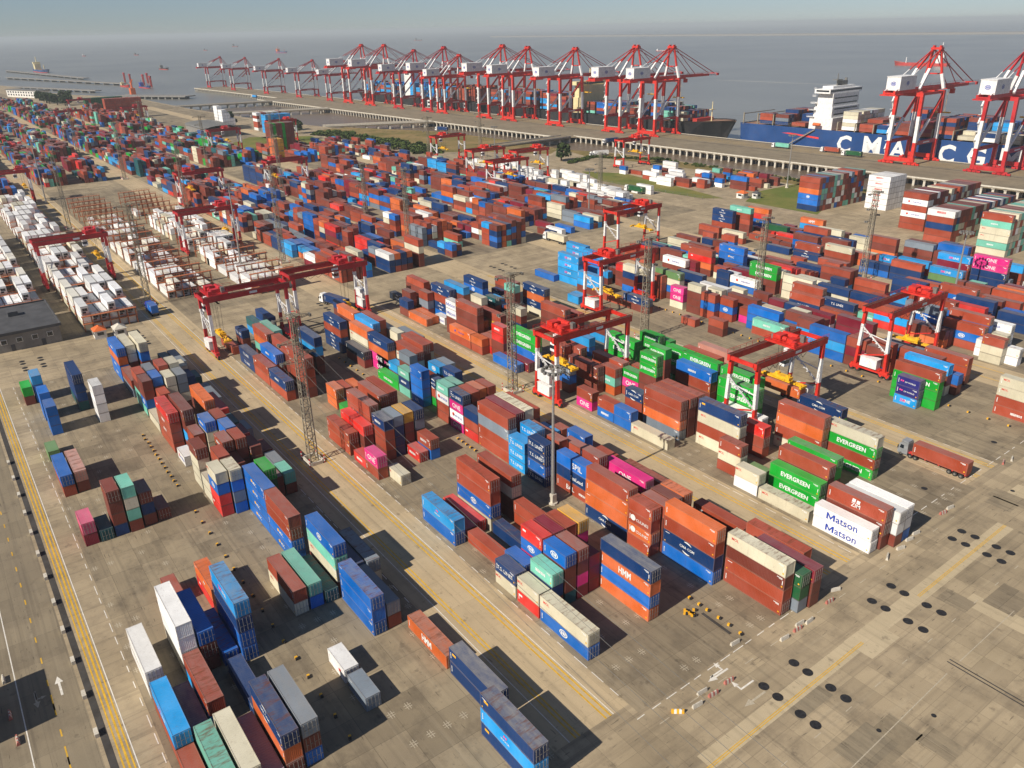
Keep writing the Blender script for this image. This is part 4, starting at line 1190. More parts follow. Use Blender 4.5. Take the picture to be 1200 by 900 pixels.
for u, v, h, lb in ((-160.2, 58.1, 36, 'tall lattice tower with three side arms nearest the camera, in the main lane'), (-162.5, 118, 33.5, 'lattice tower left of the bright red centre crane'), (-168, 177.2-3, 33.0, 'lattice tower before the magenta containers behind the centre crane'),
                    (-167.5, 230.0, 31, 'lattice tower in front of green containers on the right side'), (-160, 284, 34, 'lattice tower rising before the empties depot at the right'), (-308.9, 57.9, 37.5, 'lattice tower beside the white reefers and the blue truck'),
                    (-334, 120, 41, 'lattice tower behind the pair of near cranes, over reefers'), (-322, 176, 35, 'lattice tower amid rust and blue stacks left of centre'), (-380, 184, 30, 'thin lattice tower among mixed stacks before the grass'), (-470, 118, 38, 'lattice tower at the far end of the empty racks'),
                    (-480, 178, 36, 'lattice tower by the yellow container stacks'), (-470, 58, 40, 'pale lattice tower over the far reefer rows'), (-355.8, 325.5, 24, 'lattice tower beside the fenced grass strip'), (-620, 118, 38, 'distant lattice tower on the lane beside rust stacks'), (-620, 176, 38, 'distant lattice tower before the white pile'),
                    (-640, 235, 34, 'distant lattice tower by the grey roof shed'), (-790, 118, 38, 'distant lattice tower on the long lane'), (-800, 176, 38, 'distant lattice tower right of the long lane'), (-800, 58, 38, 'distant lattice tower left of the long lane'), (-560, 330, 30, 'thin lattice tower at the shrub belt'), (-520, 352, 34, 'leaning lattice tower at the end of the shrub belt')):
    near_ = u > -400
    tower(u, v, h, lb, True, 1.9, 20 if near_ else 10)
def mast(u, v, h, label, ring=True):
    t = thing('light_mast', label, 'light mast', (u, v, 0), 0, 'round floodlight masts')
    b = MB(); b.tube((0, 0, 1.2), (0, 0, h), .42, 12, 0, .2); b.build('pole', M_ROD, t)
    c = MB(); c.tube((0, 0, 0), (0, 0, .4), 1.0, 10); c.box(-.55, -.55, .4, .55, .55, 2.4); c.build('plinth', M_CONC, t)
    if ring:
        r = MB()
        for i in range(14):
            a0, a1 = 2*math.pi*i/14, 2*math.pi*(i+1)/14; r.bar((1.9*math.cos(a0), 1.9*math.sin(a0), h-.3), (1.9*math.cos(a1), 1.9*math.sin(a1), h-.3), .14)
            if i % 3 == 0: r.bar((0, 0, h-.2), (1.9*math.cos(a0), 1.9*math.sin(a0), h-.3), .1)
        rg = r.build('lamp_ring', M_GREY, t)
        for i in range(12):
            a = 2*math.pi*i/12; f = MB(); x, y = 2.1*math.cos(a), 2.1*math.sin(a); f.box(x-.28, y-.28, h-.75, x+.28, y+.28, h-.2, 0); f.box(x-.24, y-.24, h-.8, x+.24, y+.24, h-.75, 1); f.build('lamp', [M_GREY, M_WWALL], rg)
mast(-111.3, 90.7, 31, 'tall pale round mast with a ring of lamps, standing between near container blocks')
mast(-126.2, 286, 25, 'pale round mast in front of the magenta containers at right')
mast(-316.2, 281.7, 24.5, 'thin mast beside the white tank containers'); mast(-296, 423.2, 31, 'thin mast on the grass before the blue ship')
mast(-322.7, 98.2, 38, 'thin grey mast rising among the white reefers and racks'); mast(-690, 262, 34, 'thin mast on the green grass corner'); mast(-470, 330, 30, 'thin mast by the white tank rows'); mast(-560, 60, 36, 'thin mast by the far empty racks')
# overhead cables from the near tower
for i, (dy, dz) in enumerate(((-1.5, 30), (-4, 30), (-4, 25), (1.5, 30))):
    b = MB(); A = Vector((-160, 58.1+dy, dz)); B_ = Vector((-19.5, 50+dy, dz-2)); n = 14
    for k in range(n):
        f0, f1 = k/n, (k+1)/n; p = A.lerp(B_, f0); q = A.lerp(B_, f1); p.z -= 9*f0*(1-f0); q.z -= 9*f1*(1-f1); b.bar(p, q, .035)
    tag(b.build('overhead_cable', M_GREY), ('thin overhead cable from the nearest lattice tower, left upper', 'thin overhead cable from the nearest tower, outermost on its left arm', 'lowest overhead cable from the nearest lattice tower', 'overhead cable from the right arm of the nearest tower')[i], 'cable', 'overhead cables from the near tower')
# ================================================================== REEFERS AND RACKS
CU = MB(); CU.box(0, -1.1, .1, .09, 1.1, 2.3, 0); CU.box(.09, -.8, 1.05, .12, .8, 2.1, 1); CU.tube((.1, -.38, 1.6), (.16, -.38, 1.6), .34, 12, 2); CU.tube((.1, .38, 1.6), (.16, .38, 1.6), .34, 12, 2); CU.box(.09, -.9, .3, .14, .2, .9, 2)
CUM = CU.mesh('cooling_unit', [M_WWALL, M_GREY, M_DARK])
reef = []
def reefer_block(blk, u1, u0, dens, tmax, rows=range(6)):
    u = u1
    while u > u0:
        for k in rows:
            if R.random() < dens:
                for t_ in range(max(1, tmax-(R.random() < .45)-(R.random() < .2))): reef.append((u-R.uniform(0, .25), LAT[blk]+PITCH*k, t_, R.random()))
        u -= 14.6
reefer_block('B', -293, -560, .99, 3); reefer_block('C', -313, -440, .8, 2); reefer_block('C', -440, -470, .5, 1); reefer_block('D', -297, -350, .9, 2); reefer_block('D', -350, -450, .85, 3); reefer_block('D', -450, -480, .3, 1); reefer_block('A', -324, -470, .9, 3)
def dist(q): return q[0]**2+q[1]**2
tops = {}
for q in reef: tops[(round(q[0]), q[1])] = max(tops.get((round(q[0]), q[1]), 0), q[2])
reef.sort(key=dist)
RW = [(236, 234, 230), (226, 222, 208), (214, 214, 212), (238, 238, 238)]
restr = []; nr_ = 0
for q in reef:
    istop = tops[(round(q[0]), q[1])] == q[2]
    if istop and nr_ < 150:
        nr_ += 1
        o = put('reefer_container', body(12.19, 2.87, 0 if q[3] < .5 else 3), None, (q[0], q[1]+CW/2, q[2]*2.9+.012))
        o.color = (*[v*(.9+.1*q[3]) for v in lin(RW[int(q[3]*4)])], .15); put('cooling_unit', CUM, o, (.0, 0, .12))
        blk = [k for k in 'ABCD' if LAT[k]-1 <= q[1]][-1]; row = int(round((q[1]-LAT[blk])/PITCH))
        bay = int(round((-290-q[0])/14.6))
        nm = {'A': 'behind the grey building', 'B': 'under the left crane', 'C': 'left of the yellow posts', 'D': 'right of the posts'}[blk]
        tag(o, 'white reefer, %s tier, %s row, %s bay back, %s' % (NUM[q[2]+1], NUM[row+1], NUM[max(1, bay+1)], nm), 'reefer container', 'white reefer containers with dark cooling ends')
    else: restr.append(q)
bx = [dict(s=i, tier=0, col='w' if q[3] < .8 else 'c', faded=False, u=q[0], v=q[1], L=12.19, th=2.9, z=q[2]*2.9, dig=False, lg='') for i, q in enumerate(restr)]
tag(paint_mass('stacked_reefers', bx, M_BOXS), 'mass of further white reefer containers behind and below the nearest ones', 'reefer stacks', kind='stuff')
def rack(u, v0, rows, h, label):
    """steel service gantry at the cooling ends of a bay"""
    t = thing('reefer_rack', label, 'steel rack', (u, v0, 0), 0, 'orange steel racks between the reefer bays')
    W_ = rows*PITCH
    for k in range(rows+1):
        b = MB(); y = k*PITCH-.2
        for x in (.35, 1.55): b.bar((x, y, 0), (x, y, h), .16)
        b.bar((.35, y, 0), (1.55, y, h/2), .12); b.bar((1.55, y, h/2), (.35, y, h), .12); b.build('post', M_RACK, t)
    z = 2.7
    while z <= h+.1:
        b = MB(); b.box(.2, -.5, z, 1.7, W_+.1, z+.14); rail(b, (1.65, -.5, z+.14), (1.65, W_+.1, z+.14), 1.1, rows*2); b.box(.15, -.5, z-.25, .35, W_+.1, z); b.build('walkway', M_RACK, t); z += 2.7
    return t
ri = 0
for blk, u1, u0, h in (('B', -293, -545, 5.5), ('C', -313, -520, 8.2), ('D', -297, -520, 8.2), ('A', -324, -470, 5.5)):
    nm = {'A': 'behind the grey building', 'B': 'under the left crane', 'C': 'left of the reefer lane', 'D': 'right of the reefer lane'}[blk]; i = 1
    u = u1
    while u > u0:
        rack(u, LAT[blk], 6, h, 'orange steel rack, %s from the near end of the reefers %s' % (NUM[i], nm)); i += 1; u -= 14.6
# ================================================================== SMALL BUILDINGS
t = thing('office_building', 'low grey flat-roofed building with barred windows by the left road', 'building', (-303.5, 16.2, 0))
b = MB(); b.box(-15.5, -9.5, 0, 15.5, 9.3, 5.6); b.build('wall', M_WALL, t)
b = MB(); b.box(-16.2, -10.2, 5.6, 16.2, 10.0, 6.0); b.box(-16.2, -10.2, 6.0, -15.8, 10, 6.5); b.box(15.8, -10.2, 6.0, 16.2, 10, 6.5); b.box(-15.8, -10.2, 6.0, 15.8, -9.8, 6.5); b.box(-15.8, 9.6, 6.0, 15.8, 10, 6.5); b.box(-6, -3, 6.0, -3, 0, 7.6); b.build('roof', M_ROOFD, t)
for i in range(4):
    b = MB(); y = -7+i*4.4; b.box(15.4, y-.9, 2.6, 15.62, y+.9, 4.2); w = b.build('window', M_WWALL, t); g_ = MB(); g_.box(15.62, y-.75, 2.75, 15.65, y+.75, 4.05); g_.build('pane', M_GLASS, w)
for i, y in enumerate((-4.8, 4.0)): b = MB(); b.box(15.4, y-.6, 0, 15.6, y+.6, 2.2); b.build('door', M_ROOFD, t)
for i in range(5): b = MB(); x = -12+i*6; b.box(x-1, -9.7, 2.4, x+1, -9.46, 4.2); w = b.build('window', M_WWALL, t); g_ = MB(); g_.box(x-.85, -9.73, 2.5, x+.85, -9.7, 4.1); g_.build('pane', M_GLASS, w)
def hut(u, v, label, roofm, s=1.0):
    t = thing('guard_hut', label, 'hut', (u, v, 0), 0)
    b = MB(); b.box(-2*s, -1.8*s, 0, 2*s, 1.8*s, 2.9); b.build('wall', M_WWALL, t)
    b = MB(); z = 2.9; q = 2.4*s; p = 2.1*s
    b.v = [(-q, -p, z), (q, -p, z), (q, p, z), (-q, p, z), (-q*.3, 0, z+1.3), (q*.3, 0, z+1.3)]; b.f = [(0, 1, 5, 4), (1, 2, 5), (2, 3, 4, 5), (3, 0, 4), (3, 2, 1, 0)]; b.m = [0]*5; b.build('roof', roofm, t)
    b = MB(); b.box(2*s, -1*s, 1.3, 2*s+.06, 1*s, 2.3); b.build('window', M_GLASS, t); b = MB(); b.box(-1*s, -1.8*s-.06, 1.2, 1*s, -1.8*s, 2.3); b.build('window', M_GLASS, t)
    b = MB(); b.box(1.2*s, -1.8*s-.05, 0, 1.9*s, -1.8*s, 2.1); b.build('door', M_GREY, t)
hut(-283.8, 36.2, 'small white guard hut with orange hipped roof at the reefer corner', M_ROOFO)
hut(-281.5, 42.0, 'small white hut with pale flat-looking roof beside the orange-roofed one', M_CONC)
hut(-294, 379, 'small cream gatehouse with brown roof by the far road', M_ROOFO, 1.2); hut(-288, 384, 'small gatehouse beside the cream one on the far road', M_ROOFD, .9)
# ================================================================== TRUCKS AND SMALL THINGS ON THE GROUND
def truck(u, v, rz, label, cabm, box=None, Lc=12.19, group='trucks on the port roads'):
    """tractor and skeletal trailer; drives along local -x"""
    t = thing('truck', label, 'truck', (u, v, 0), rz, group)
    L0 = -Lc/2-3.3
    c = MB(); P = [(L0, .55), (L0-.1, 1.6), (L0+.25, 2.9), (L0+.6, 3.25), (L0+2.2, 3.35), (L0+2.3, .55)]
    k = len(P)
    c.v = [(x, -1.22, z) for x, z in P]+[(x, 1.22, z) for x, z in P]; c.f = [tuple(range(k)), tuple(range(k, 2*k))[::-1]]+[(i, i+k, (i+1) % k+k, (i+1) % k) for i in range(k)]; c.m = [0]*len(c.f)
    c.box(L0+.5, -1.0, 3.36, L0+2.1, 1.0, 3.7); co = c.build('cab', cabm, t)
    g_ = MB(); g_.quad((L0-.07, 1.0, 1.75), (L0-.07, -1.0, 1.75), (L0+.2, -1.0, 2.8), (L0+.2, 1.0, 2.8)); g_.build('windscreen', M_GLASS, co)
    for sy in (-1, 1):
        g_ = MB(); y = sy*1.235; q = [(L0+.35, y, 1.8), (L0+1.3, y, 1.8), (L0+1.3, y, 2.7), (L0+.55, y, 2.7)]; g_.quad(*(q if sy < 0 else q[::-1])); g_.build('side_window', M_GLASS, co)
        g_ = MB(); g_.box(L0-.03, sy*1.4-.14, 1.7, L0+.1, sy*1.4+.14, 2.4); g_.build('mirror', M_DARK, co); g_ = MB(); g_.box(L0-.1, sy*.9-.22, .7, L0-.04, sy*.9+.22, .95); g_.build('headlight', M_WWALL, co)
    f = MB(); f.box(L0+.3, -.45, .7, Lc/2, -.2, 1.0); f.box(L0+.3, .2, .7, Lc/2, .45, 1.0)
    for x in (-Lc/2, -Lc/4, 0, Lc/4, Lc/2-.3): f.box(x, -1.2, .98, x+.25, 1.2, 1.2)
    f.build('chassis', M_RPRINT if box == 'd' or box == 'o' else M_GREY, t)
    for x in (L0+.8, L0+3.0, L0+4.2, Lc/2-3.6, Lc/2-2.3, Lc/2-1.0):
        for sy in (-1, 1):
            w = MB(); w.tube((x, sy*1.2, .52), (x, sy*.85, .52), .52, 12, 0); w.tube((x, sy*1.22, .52), (x, sy*.9, .52), .26, 8, 1); w.build('wheel', [M_DARK, M_GREY], t)
    return t
def loaded(u, v, rz, Lc, col, label, faded=False):
    o = put('shipping_container', body(Lc, 2.85, 2), None, (u+Lc/2*math.cos(rz), v+Lc/2*math.sin(rz), 1.22), rz); o.color = (*lin(CL[col]), .35); tag(o, label, 'shipping container')
    for sy in (-1, 1): d = put('door', door_mesh(2.85), o, (-.01, sy*.58, .17)); d.color = o.color
truck(-69.2, 168.0, 0, 'silver lorry with a skeletal trailer turning at the end of the green stacks', M_SILVER, 'o'); loaded(-69.2, 168.0, 0, 12.19, 'd', 'rust-red long container loaded on the silver lorry')
truck(-297, 56.6, 0, 'blue yard tractor parked beside the near lattice tower by the reefers', M_BPRINT, 'b', 6.06); loaded(-297, 56.6, 0, 6.06, 'b', 'short blue container on the yard tractor beside the reefers')
for i, (u, v, rz, col, lb) in enumerate(((-262, 112, .2, 'n', 'dark vehicle parked under the near crane with the green container'), (-283, 233, 0, 'c', 'yellow and white truck on the cross road before the sky-blue stacks'), (-520, 488, 1.5, 'n', 'dark lorry with a long box on the trestle road'), (-400, 560, .05, 't', 'lorry with a mint container on the quay beside the ship stern'),
                                         (-360, 566, .05, 'd', 'lorry with a rust container on the quay under the ship gangway'), (-338, 560, .05, 'G', 'lorry with a dark green load near the ship letters'), (-700, 430, .3, 'n', 'lorry crossing the left trestle'), (-1290, 455, .1, 's', 'blue container lorry on the far trestle'), (-345, 345, 0, 'G', 'dark green container lorry by the fence beside magenta containers'),
                                         (-214, 312, 0, 'r', 'red lorry pulling a long rust container on the depot road'), (-470, 430, 1.3, 'w', 'white lorry near the start of the trestle road'))):
    truck(u, v, rz, lb, M_CWHITE if i not in (9,) else M_RED, '', 12.19); loaded(u, v, rz, 12.19, col, CN[col]+' container on the '+' '.join(lb.split()[:9]))
# concrete barriers
def barrier(u, v, rz, label, kind='white'):
    t = thing('road_barrier', label, 'road barrier', (u, v, 0), rz, 'low barriers on the apron'); t.scale = (.62, .75, .75)
    mats = {'white': [M_CONC, M_CONC], 'striped': [M_PINKW, M_CONC], 'yellow': [M_YPRINT, M_WPRINT]}[kind]
    b = MB(); n = 5
    for i in range(n):
        x0 = -1.5+i*3/n; x1 = x0+3/n-.001; k = len(b.v)
        for x in (x0, x1): b.v += [(x, -.32, 0), (x, .32, 0), (x, .26, .3), (x, .12, .85), (x, -.12, .85), (x, -.26, .3)]
        for j in range(6): b.f.append((k+j, k+6+j, k+6+(j+1) % 6, k+(j+1) % 6)); b.m.append(i % 2)
        b.f.append(tuple(k+j for j in range(6))); b.m.append(i % 2); b.f.append(tuple(k+6+j for j in range(6))[::-1]); b.m.append(i % 2)
    b.build('block', mats, t)
    h = MB()
    for x in (-.9, .9): h.bar((x, -.1, .85), (x, .1, .85), .05, .12)
    h.build('lifting_loop', M_GREY, t)
BR = [(-56.5, 69.6, 0.9, 'yellow', 'yellow and white barrier lying alone, nearest the camera on the apron'), (-55.6, 72.8, 1.5, 'white', 'white barrier second from the camera on the apron'), (-56.9, 75.3, 1.5, 'white', 'white barrier beside a striped one, by a blue marker'), (-55.6, 76.3, 1.5, 'striped', 'red and white barrier paired with a white one left of the bent arrow'),
      (-55.9, 80.2, 1.5, 'striped', 'red and white barrier between the two bent arrows'), (-60.7, 87.5, 1.5, 'white', 'long white barrier at the end of the yellow guard blocks'), (-56.5, 94.7, 1.5, 'white', 'grey barrier standing alone before the four-high brown stack'), (-57.1, 99.6, 1.5, 'white', 'white barrier beside the striped one by the brown stack'),
      (-56.5, 101.4, 1.6, 'white', 'white barrier at the foot of the brown and cream stack'), (-56.5, 98.2, 1.5, 'striped', 'red and white barrier at the foot of the brown stack'), (-57.4, 108.5, 1.5, 'striped', 'red and white barrier nearer the lane corner by the brown stack'), (-58.6, 112, 1.2, 'white', 'white barrier at the lane corner past the brown stack'),
      (-58.2, 128.0, 2.0, 'white', 'left of three white barriers below the blue-lettered white containers'), (-58.2, 132.5, 1.3, 'white', 'middle white barrier below the blue-lettered white containers'), (-58.7, 136.5, 1.4, 'white', 'white barrier right of the blue-lettered white containers'), (-59, 139.5, 1.4, 'white', 'farthest white barrier near the blue-lettered white containers'),
      (-59.4, 150.5, 1.4, 'striped', 'striped barrier at the lane end below the orange trailer'), (-59.5, 153.5, 1.4, 'white', 'white barrier at the lane end below the orange trailer'), (-61.5, 181, 1.9, 'striped', 'striped barrier on the open slots right of the orange trailer'), (-61, 184, 1.9, 'white', 'white barrier on the open slots right of the orange trailer')]
for u, v, rz, kd, lb in BR: barrier(u, v, rz, lb, kd)
for i, u in enumerate(np.arange(-204, -84, 9.05)):
    t = thing('kerb_block', 'pale kerb block beside the dark drain strip, %s from the near end' % NUM[14-i] if i < 14 else 'pale kerb block', 'kerb block', (u, .45, 0), 0, 'kerb blocks along the left road')
    b = MB(); b.box(-.75, -.28, 0, .75, .28, .7); b.build('block', M_CONC, t); b = MB(); b.box(-.6, -.3, .12, .6, -.285, .42); b.build('reflector', M_WPRINT, t)
for i, (u, v, k, lb) in enumerate(((-124.8, -9.1, 'white', 'white block in the sun at the left picture edge'), (-116, -9.2, 'striped', 'red and white block in the shade at the left edge'), (-110, -8.9, 'striped', 'red and white block nearest the lower left corner'))): barrier(u, v, 0, lb, k)
NG = {}
def guard(u, v, rz, label, grp):
    NG[grp] = NG.get(grp, 0)+1
    t = thing('guard_block', label+', %s from far end' % NUM[NG[grp]] if 'heap' not in grp else label, 'guard block', (u, v, 0), rz, grp); t.scale = (.75, .75, .75)
    b = MB(); b.box(-.5, -.28, 0, .0, .28, .5, 0); b.box(0, -.28, 0, .5, .28, .5, 1); b.build('block', [M_YPRINT, M_DARK], t)
i = 0
for u in np.concatenate([np.arange(-199, -166, 2.55), np.arange(-155, -80, 4.9)]): guard(u, 29.35+R.uniform(-.1, .1), R.uniform(-.3, .3), 'yellow and black block left of the red stacks', 'yellow blocks between the two left blocks')
for u in np.concatenate([np.arange(-215, -180, 4), np.arange(-148, -139, 1.9), np.arange(-126, -122, 2)]): guard(u, 90.6, R.uniform(-.2, .2), 'yellow block behind the orange stacks', 'yellow blocks between the middle blocks')
for (u, v) in ((-72.7, 90.2), (-70.5, 90.2), (-68.7, 90.2), (-66.2, 90.2), (-64.0, 90.2), (-61.5, 90.0)): guard(u, v, R.uniform(-.3, .3), 'yellow block in the row to the long white barrier', 'spaced yellow blocks on the empty slots')
for k in range(9): guard(-70.2+R.uniform(-1.1, 1.1), 87.4+R.uniform(-1.0, 1.2), R.uniform(0, 3), 'yellow block in the loose heap on the empty slots', 'yellow blocks lying in a heap')
for u in np.concatenate([np.arange(-235, -215, 2.2), np.arange(-190, -140, 3.3), np.arange(-118, -64, 4.9)]): guard(u, 200.6, R.uniform(-.2, .2), 'yellow block before the far container block', 'yellow blocks before the far block')
# ================================================================== QUAY
TH = math.atan(.05); QO = Vector((-300, 552, 0)); QE = Vector((math.cos(TH), math.sin(TH), 0)); QN = Vector((-math.sin(TH), math.cos(TH), 0))
def qp(x, y, z=0): return QO+QE*x+QN*y+Vector((0, 0, z))
wt = tag(put('wharf', None, None, QO, TH), kind='structure')
PILE = MB(); PILE.box(-.7, -.7, WATER_Z-2, .7, .7, -1.6); PILE.box(-1.0, -1.2, -1.6, 1.0, 1.6, -.9); PILE_M = PILE.mesh('pile', M_CONC)
def deck(x0, x1, y0, y1, name='wharf_deck', step=6.8, edge=True):
    b = MB(); b.box(x0, y0, -1.3, x1, y1, .0); b.build(name, M_ROAD, wt)
    b = MB(); b.box(x0, y0-.25, -.6, x1, y0, .35); b.box(x0, y1, -1.4, x1, y1+.3, .3); b.build('edge_kerb', M_CONC, wt)
    if edge:
        for x in np.arange(x0+2, x1, step):
            put('pile', PILE_M, wt, (x, y0+1.2, 0))
        b = MB()
        for x in np.arange(x0+2, x1, step):
            for y in (y0+7, y0+14, y1-2): b.box(x-.7, y-.7, WATER_Z-2, x+.7, y+.7, -1.3)
        tag(b.build('inner_piles', M_CONC, wt), kind='stuff')
deck(-282, 330, -42, 34); deck(-960, -290, -58, 34); deck(-1330, -965, -24, 34)
b = MB(); b.prism([(-292, -58), (-278, -42), (-278, 34), (-292, 34)], -1.3, -.02); b.build('wharf_deck', M_ROAD, wt); b = MB(); b.prism([(-968, -24), (-958, -58), (-958, 34), (-968, 34)], -1.3, -.02); b.build('wharf_deck', M_ROAD, wt)
for y in (0, 30):
    b = MB(); b.box(-1320, y-.5, .004, 320, y+.5, .03); b.box(-1320, y-.08, .03, 320, y+.08, .1); b.build('crane_rail', M_ASPH, wt)
b = MB()
for y in (8, 12, 16, 20, 24): b.box(-950, y-.12, .004, 320, y+.12, .012)
tag(b.build('quay_lane_marking', M_YMARK, wt), kind='structure')
def trestle(a, c, w, label):
    a = Vector((*a, 0)); c = Vector((*c, 0)); d = c-a; L = d.length
    t = thing('trestle_bridge', label, 'bridge', a, math.atan2(d.y, d.x), 'trestle roads to the wharf')
    b = MB(); b.box(0, -w/2, -1.4, L, w/2, .03); b.build('bridge_deck', M_ROAD, t)
    for s in (-1, 1): b = MB(); b.box(0, s*w/2-.2, .03, L, s*w/2+.2, 1.0); b.build('parapet', M_CONC, t)
    for x in np.arange(8, L, 12.5): b = MB(); b.box(x-.9, -w/2+.6, WATER_Z-2, x+.9, w/2-.6, -1.4); b.build('pier', M_CONC, t)
trestle((-1225, 318), tuple(qp(-905, -26))[:2], 13, 'farthest trestle bridge, carrying a blue lorry'); trestle((-1066, 332), tuple(qp(-732, -57))[:2], 13, 'second trestle bridge behind the small creek')
trestle((-832, 362), tuple(qp(-490, -57))[:2], 13, 'trestle bridge with a dark lorry, left of the dry grass'); trestle((-574, 392), tuple(qp(-284, -50))[:2], 13, 'nearest trestle bridge, right of the dry grass')
# ------------------------------------------------------------------ ship-to-shore cranes
def sts(x, label, sc=1.0, dark=False, small=False, ty=40, grp='ship to shore cranes along the quay'):
    red = M_RED2 if dark else M_RED
    t = thing('quay_crane', label, 'quay crane', qp(x, 0), TH, grp); t.scale = (sc, sc, sc)
    hx = 9.0; G = 30/sc; zt = 47; apex = 73 if not small else 70; boom = 92 if not small else 62; rear = -29 if not small else -24
    for y in (0, G):
        for sx in (-1, 1):
            b = MB(); b.bar((sx*hx, y, 2), (sx*hx, y, 15), 2.5, 2.2, 0); b.bar((sx*hx, y, 15), (sx*(hx-.3), y, 32), 2.4, 2.1, 1); b.bar((sx*(hx-.3), y, 32), (sx*(hx-.6), y, zt), 2.4, 2.1, 0); b.build('leg', [red, M_CWHITE], t)
        b = MB(); b.box(-hx-1.5, y-.9, 2.0, hx+1.5, y+.9, 4.6); b.build('sill_beam', red, t)
        b = MB(); b.box(-hx+.7, y-.9, zt-2.4, hx-.7, y+.9, zt); b.build('cross_beam', red, t)
        for sx in (-1, 1):
            b = MB()
            for k in range(4):
                xx = sx*hx-4.2+k*2.8; b.box(xx-1.2, y-.6, .3, xx+1.2, y+.6, 1.4); b.tube((xx-.6, y-.4, .45), (xx-.6, y+.4, .45), .45, 8); b.tube((xx+.6, y-.4, .45), (xx+.6, y+.4, .45), .45, 8)
            b.box(sx*hx-3.4, y-.5, 1.3, sx*hx+3.4, y+.5, 2.2); b.build('bogie', red, t)
    for sx in (-1, 1):
        b = MB(); b.box(sx*hx-.7, .9, 13.2, sx*hx+.7, G-.9, 15.6); pb = b.build('portal_beam', red if dark else M_RED2, t)
        p = MB(); p.box(sx*hx-.74 if sx < 0 else sx*hx+.7, G*.35, 13.9, sx*hx-.7 if sx < 0 else sx*hx+.74, G*.65, 14.8); p.build('nameplate', M_CWHITE, pb)
        b = MB(); b.bar((sx*hx, 1, 16), (sx*hx, G*.5, 29), 1.4, 1.4, 1); b.bar((sx*hx, G*.5, 29), (sx*(hx-.5), G-1, 43), 1.4, 1.4, 0); b.build('brace', [red, M_CWHITE], t)
        b = MB(); b.bar((sx*(hx-.6), 0, zt-1), (sx*(hx-.6), G, zt-1), 1.3, 1.6); b.build('top_tie', red, t)
    bm = MB()
    for sx in (-1, 1):
        bm.box(sx*3.4-.7, rear, zt+.2, sx*3.4+.7, G+8, zt+2.4, 0); bm.box(sx*3.4-.7, G+8, zt+.3, sx*3.4+.7, boom-14, zt+2.2, 0); bm.box(sx*3.4-.6, boom-14, zt+.4, sx*3.4+.6, boom, zt+2.0, 1 if not small else 0)
    for y in np.arange(rear, boom, 9): bm.box(-2.7, y, zt+.4, 2.7, y+.6, zt+1.4, 0)
    bm.box(-4.6, boom-3, zt+.2, 4.6, boom, zt+2.2, 0); bm.box(-5.5, rear-1, zt-.6, 5.5, rear+9, zt+.2, 0)
    bo = bm.build('boom', [red, M_CWHITE], t)
    r = MB()
    for sx in (-1, 1): rail(r, (sx*4.4, rear, zt+2.2), (sx*4.4, boom, zt+2.2), 1.2, 24)
    r.build('railing', red, bo)
    h = MB(); h.box(-4.6, rear+4, zt+2.5, 4.6, rear+25, zt+10.8); h.box(-4.9, rear+3.7, zt+10.8, 4.9, rear+25.3, zt+11.1); ho_ = h.build('machinery_house', M_CWHITE, t)
    w = MB()
    for k in range(3): w.box(-4.63, rear+9+k*4, zt+5.2, -4.6, rear+10.4+k*4, zt+6.6)
    w.build('window', M_GLASS, ho_)
    d = MB(); tv, tf = text_geom('@'); d.v = [(q[0]*3.6, 0, q[1]*4) for q in tv]; d.f = tf; d.m = [0]*len(tf); dd = d.build('emblem', M_BPRINT, ho_, (4.63, rear+14, zt+6.6)); dd.rotation_euler = (0, 0, math.pi/2)
    d2 = put('emblem', dd.data, ho_, (0, rear+3.96, zt+6.6))
    a = MB(); ay = G-2
    for sx in (-1, 1):
        a.bar((sx*(hx-1), G, zt+1), (sx*(hx-1)*.66, G-.6, zt+(apex-zt)*.4), 1.8, 1.8, 1); a.bar((sx*(hx-1)*.66, G-.6, zt+(apex-zt)*.4), (sx*2.6, ay, apex), 1.3, 1.3, 0)
        a.bar((sx*5.2, 1, zt+2), (sx*4.2, G*.42, zt+2+(apex-zt)*.46), 1.6, 1.6, 1); a.bar((sx*4.2, G*.42, zt+2+(apex-zt)*.46), (sx*2.4, ay-.8, apex-.5), 1.1, 1.1, 0)
    a.box(-3.6, ay-2, apex-.4, 3.6, ay+2, apex+1.0, 0); a.bar((-4.6, G-.8, zt+(apex-zt)*.4), (4.6, G-.8, zt+(apex-zt)*.4), .8, .8, 0); a.box(-2.8, ay-1.4, apex+1, -1.8, ay+1.4, apex+2.2, 0); a.box(1.8, ay-1.4, apex+1, 2.8, ay+1.4, apex+2.2, 0)
    a.build('apex_frame', [red, M_CWHITE], t)
    for sx in (-1, 1):
        b = MB(); m1 = Vector((sx*3.2, (ay+rear+1)/2, (apex+zt+2)/2)); b.bar((sx*2.6, ay, apex), m1, .55, .55, 0); b.bar(m1, (sx*3.6, rear+1, zt+2.2), .55, .55, 1); b.build('backstay', [red, M_CWHITE], t)
        for yy, tt in ((boom-6, .5), (G+(boom-G)*.46, .4)):
            b = MB(); b.bar((sx*2.6, ay+1, apex), (sx*3.4, yy, zt+2.4), tt, tt); b.build('forestay', M_RED2, t)
    tr = MB(); tr.box(-4.2, ty-3.5, zt-.6, 4.2, ty+3.5, zt+.2); tr.box(1.0, ty+4, zt-4, 3.6, ty+7, zt-.8); tro = tr.build('trolley', red, t)
    s = MB(); s.box(-6, ty-1.2, 30, 6, ty+1.2, 30.9)
    for sx in (-2, 2): s.bar((sx, ty, 30.9), (sx, ty, zt-.6), .12)
    s.build('spreader', M_YEL, tro)
    st = MB()
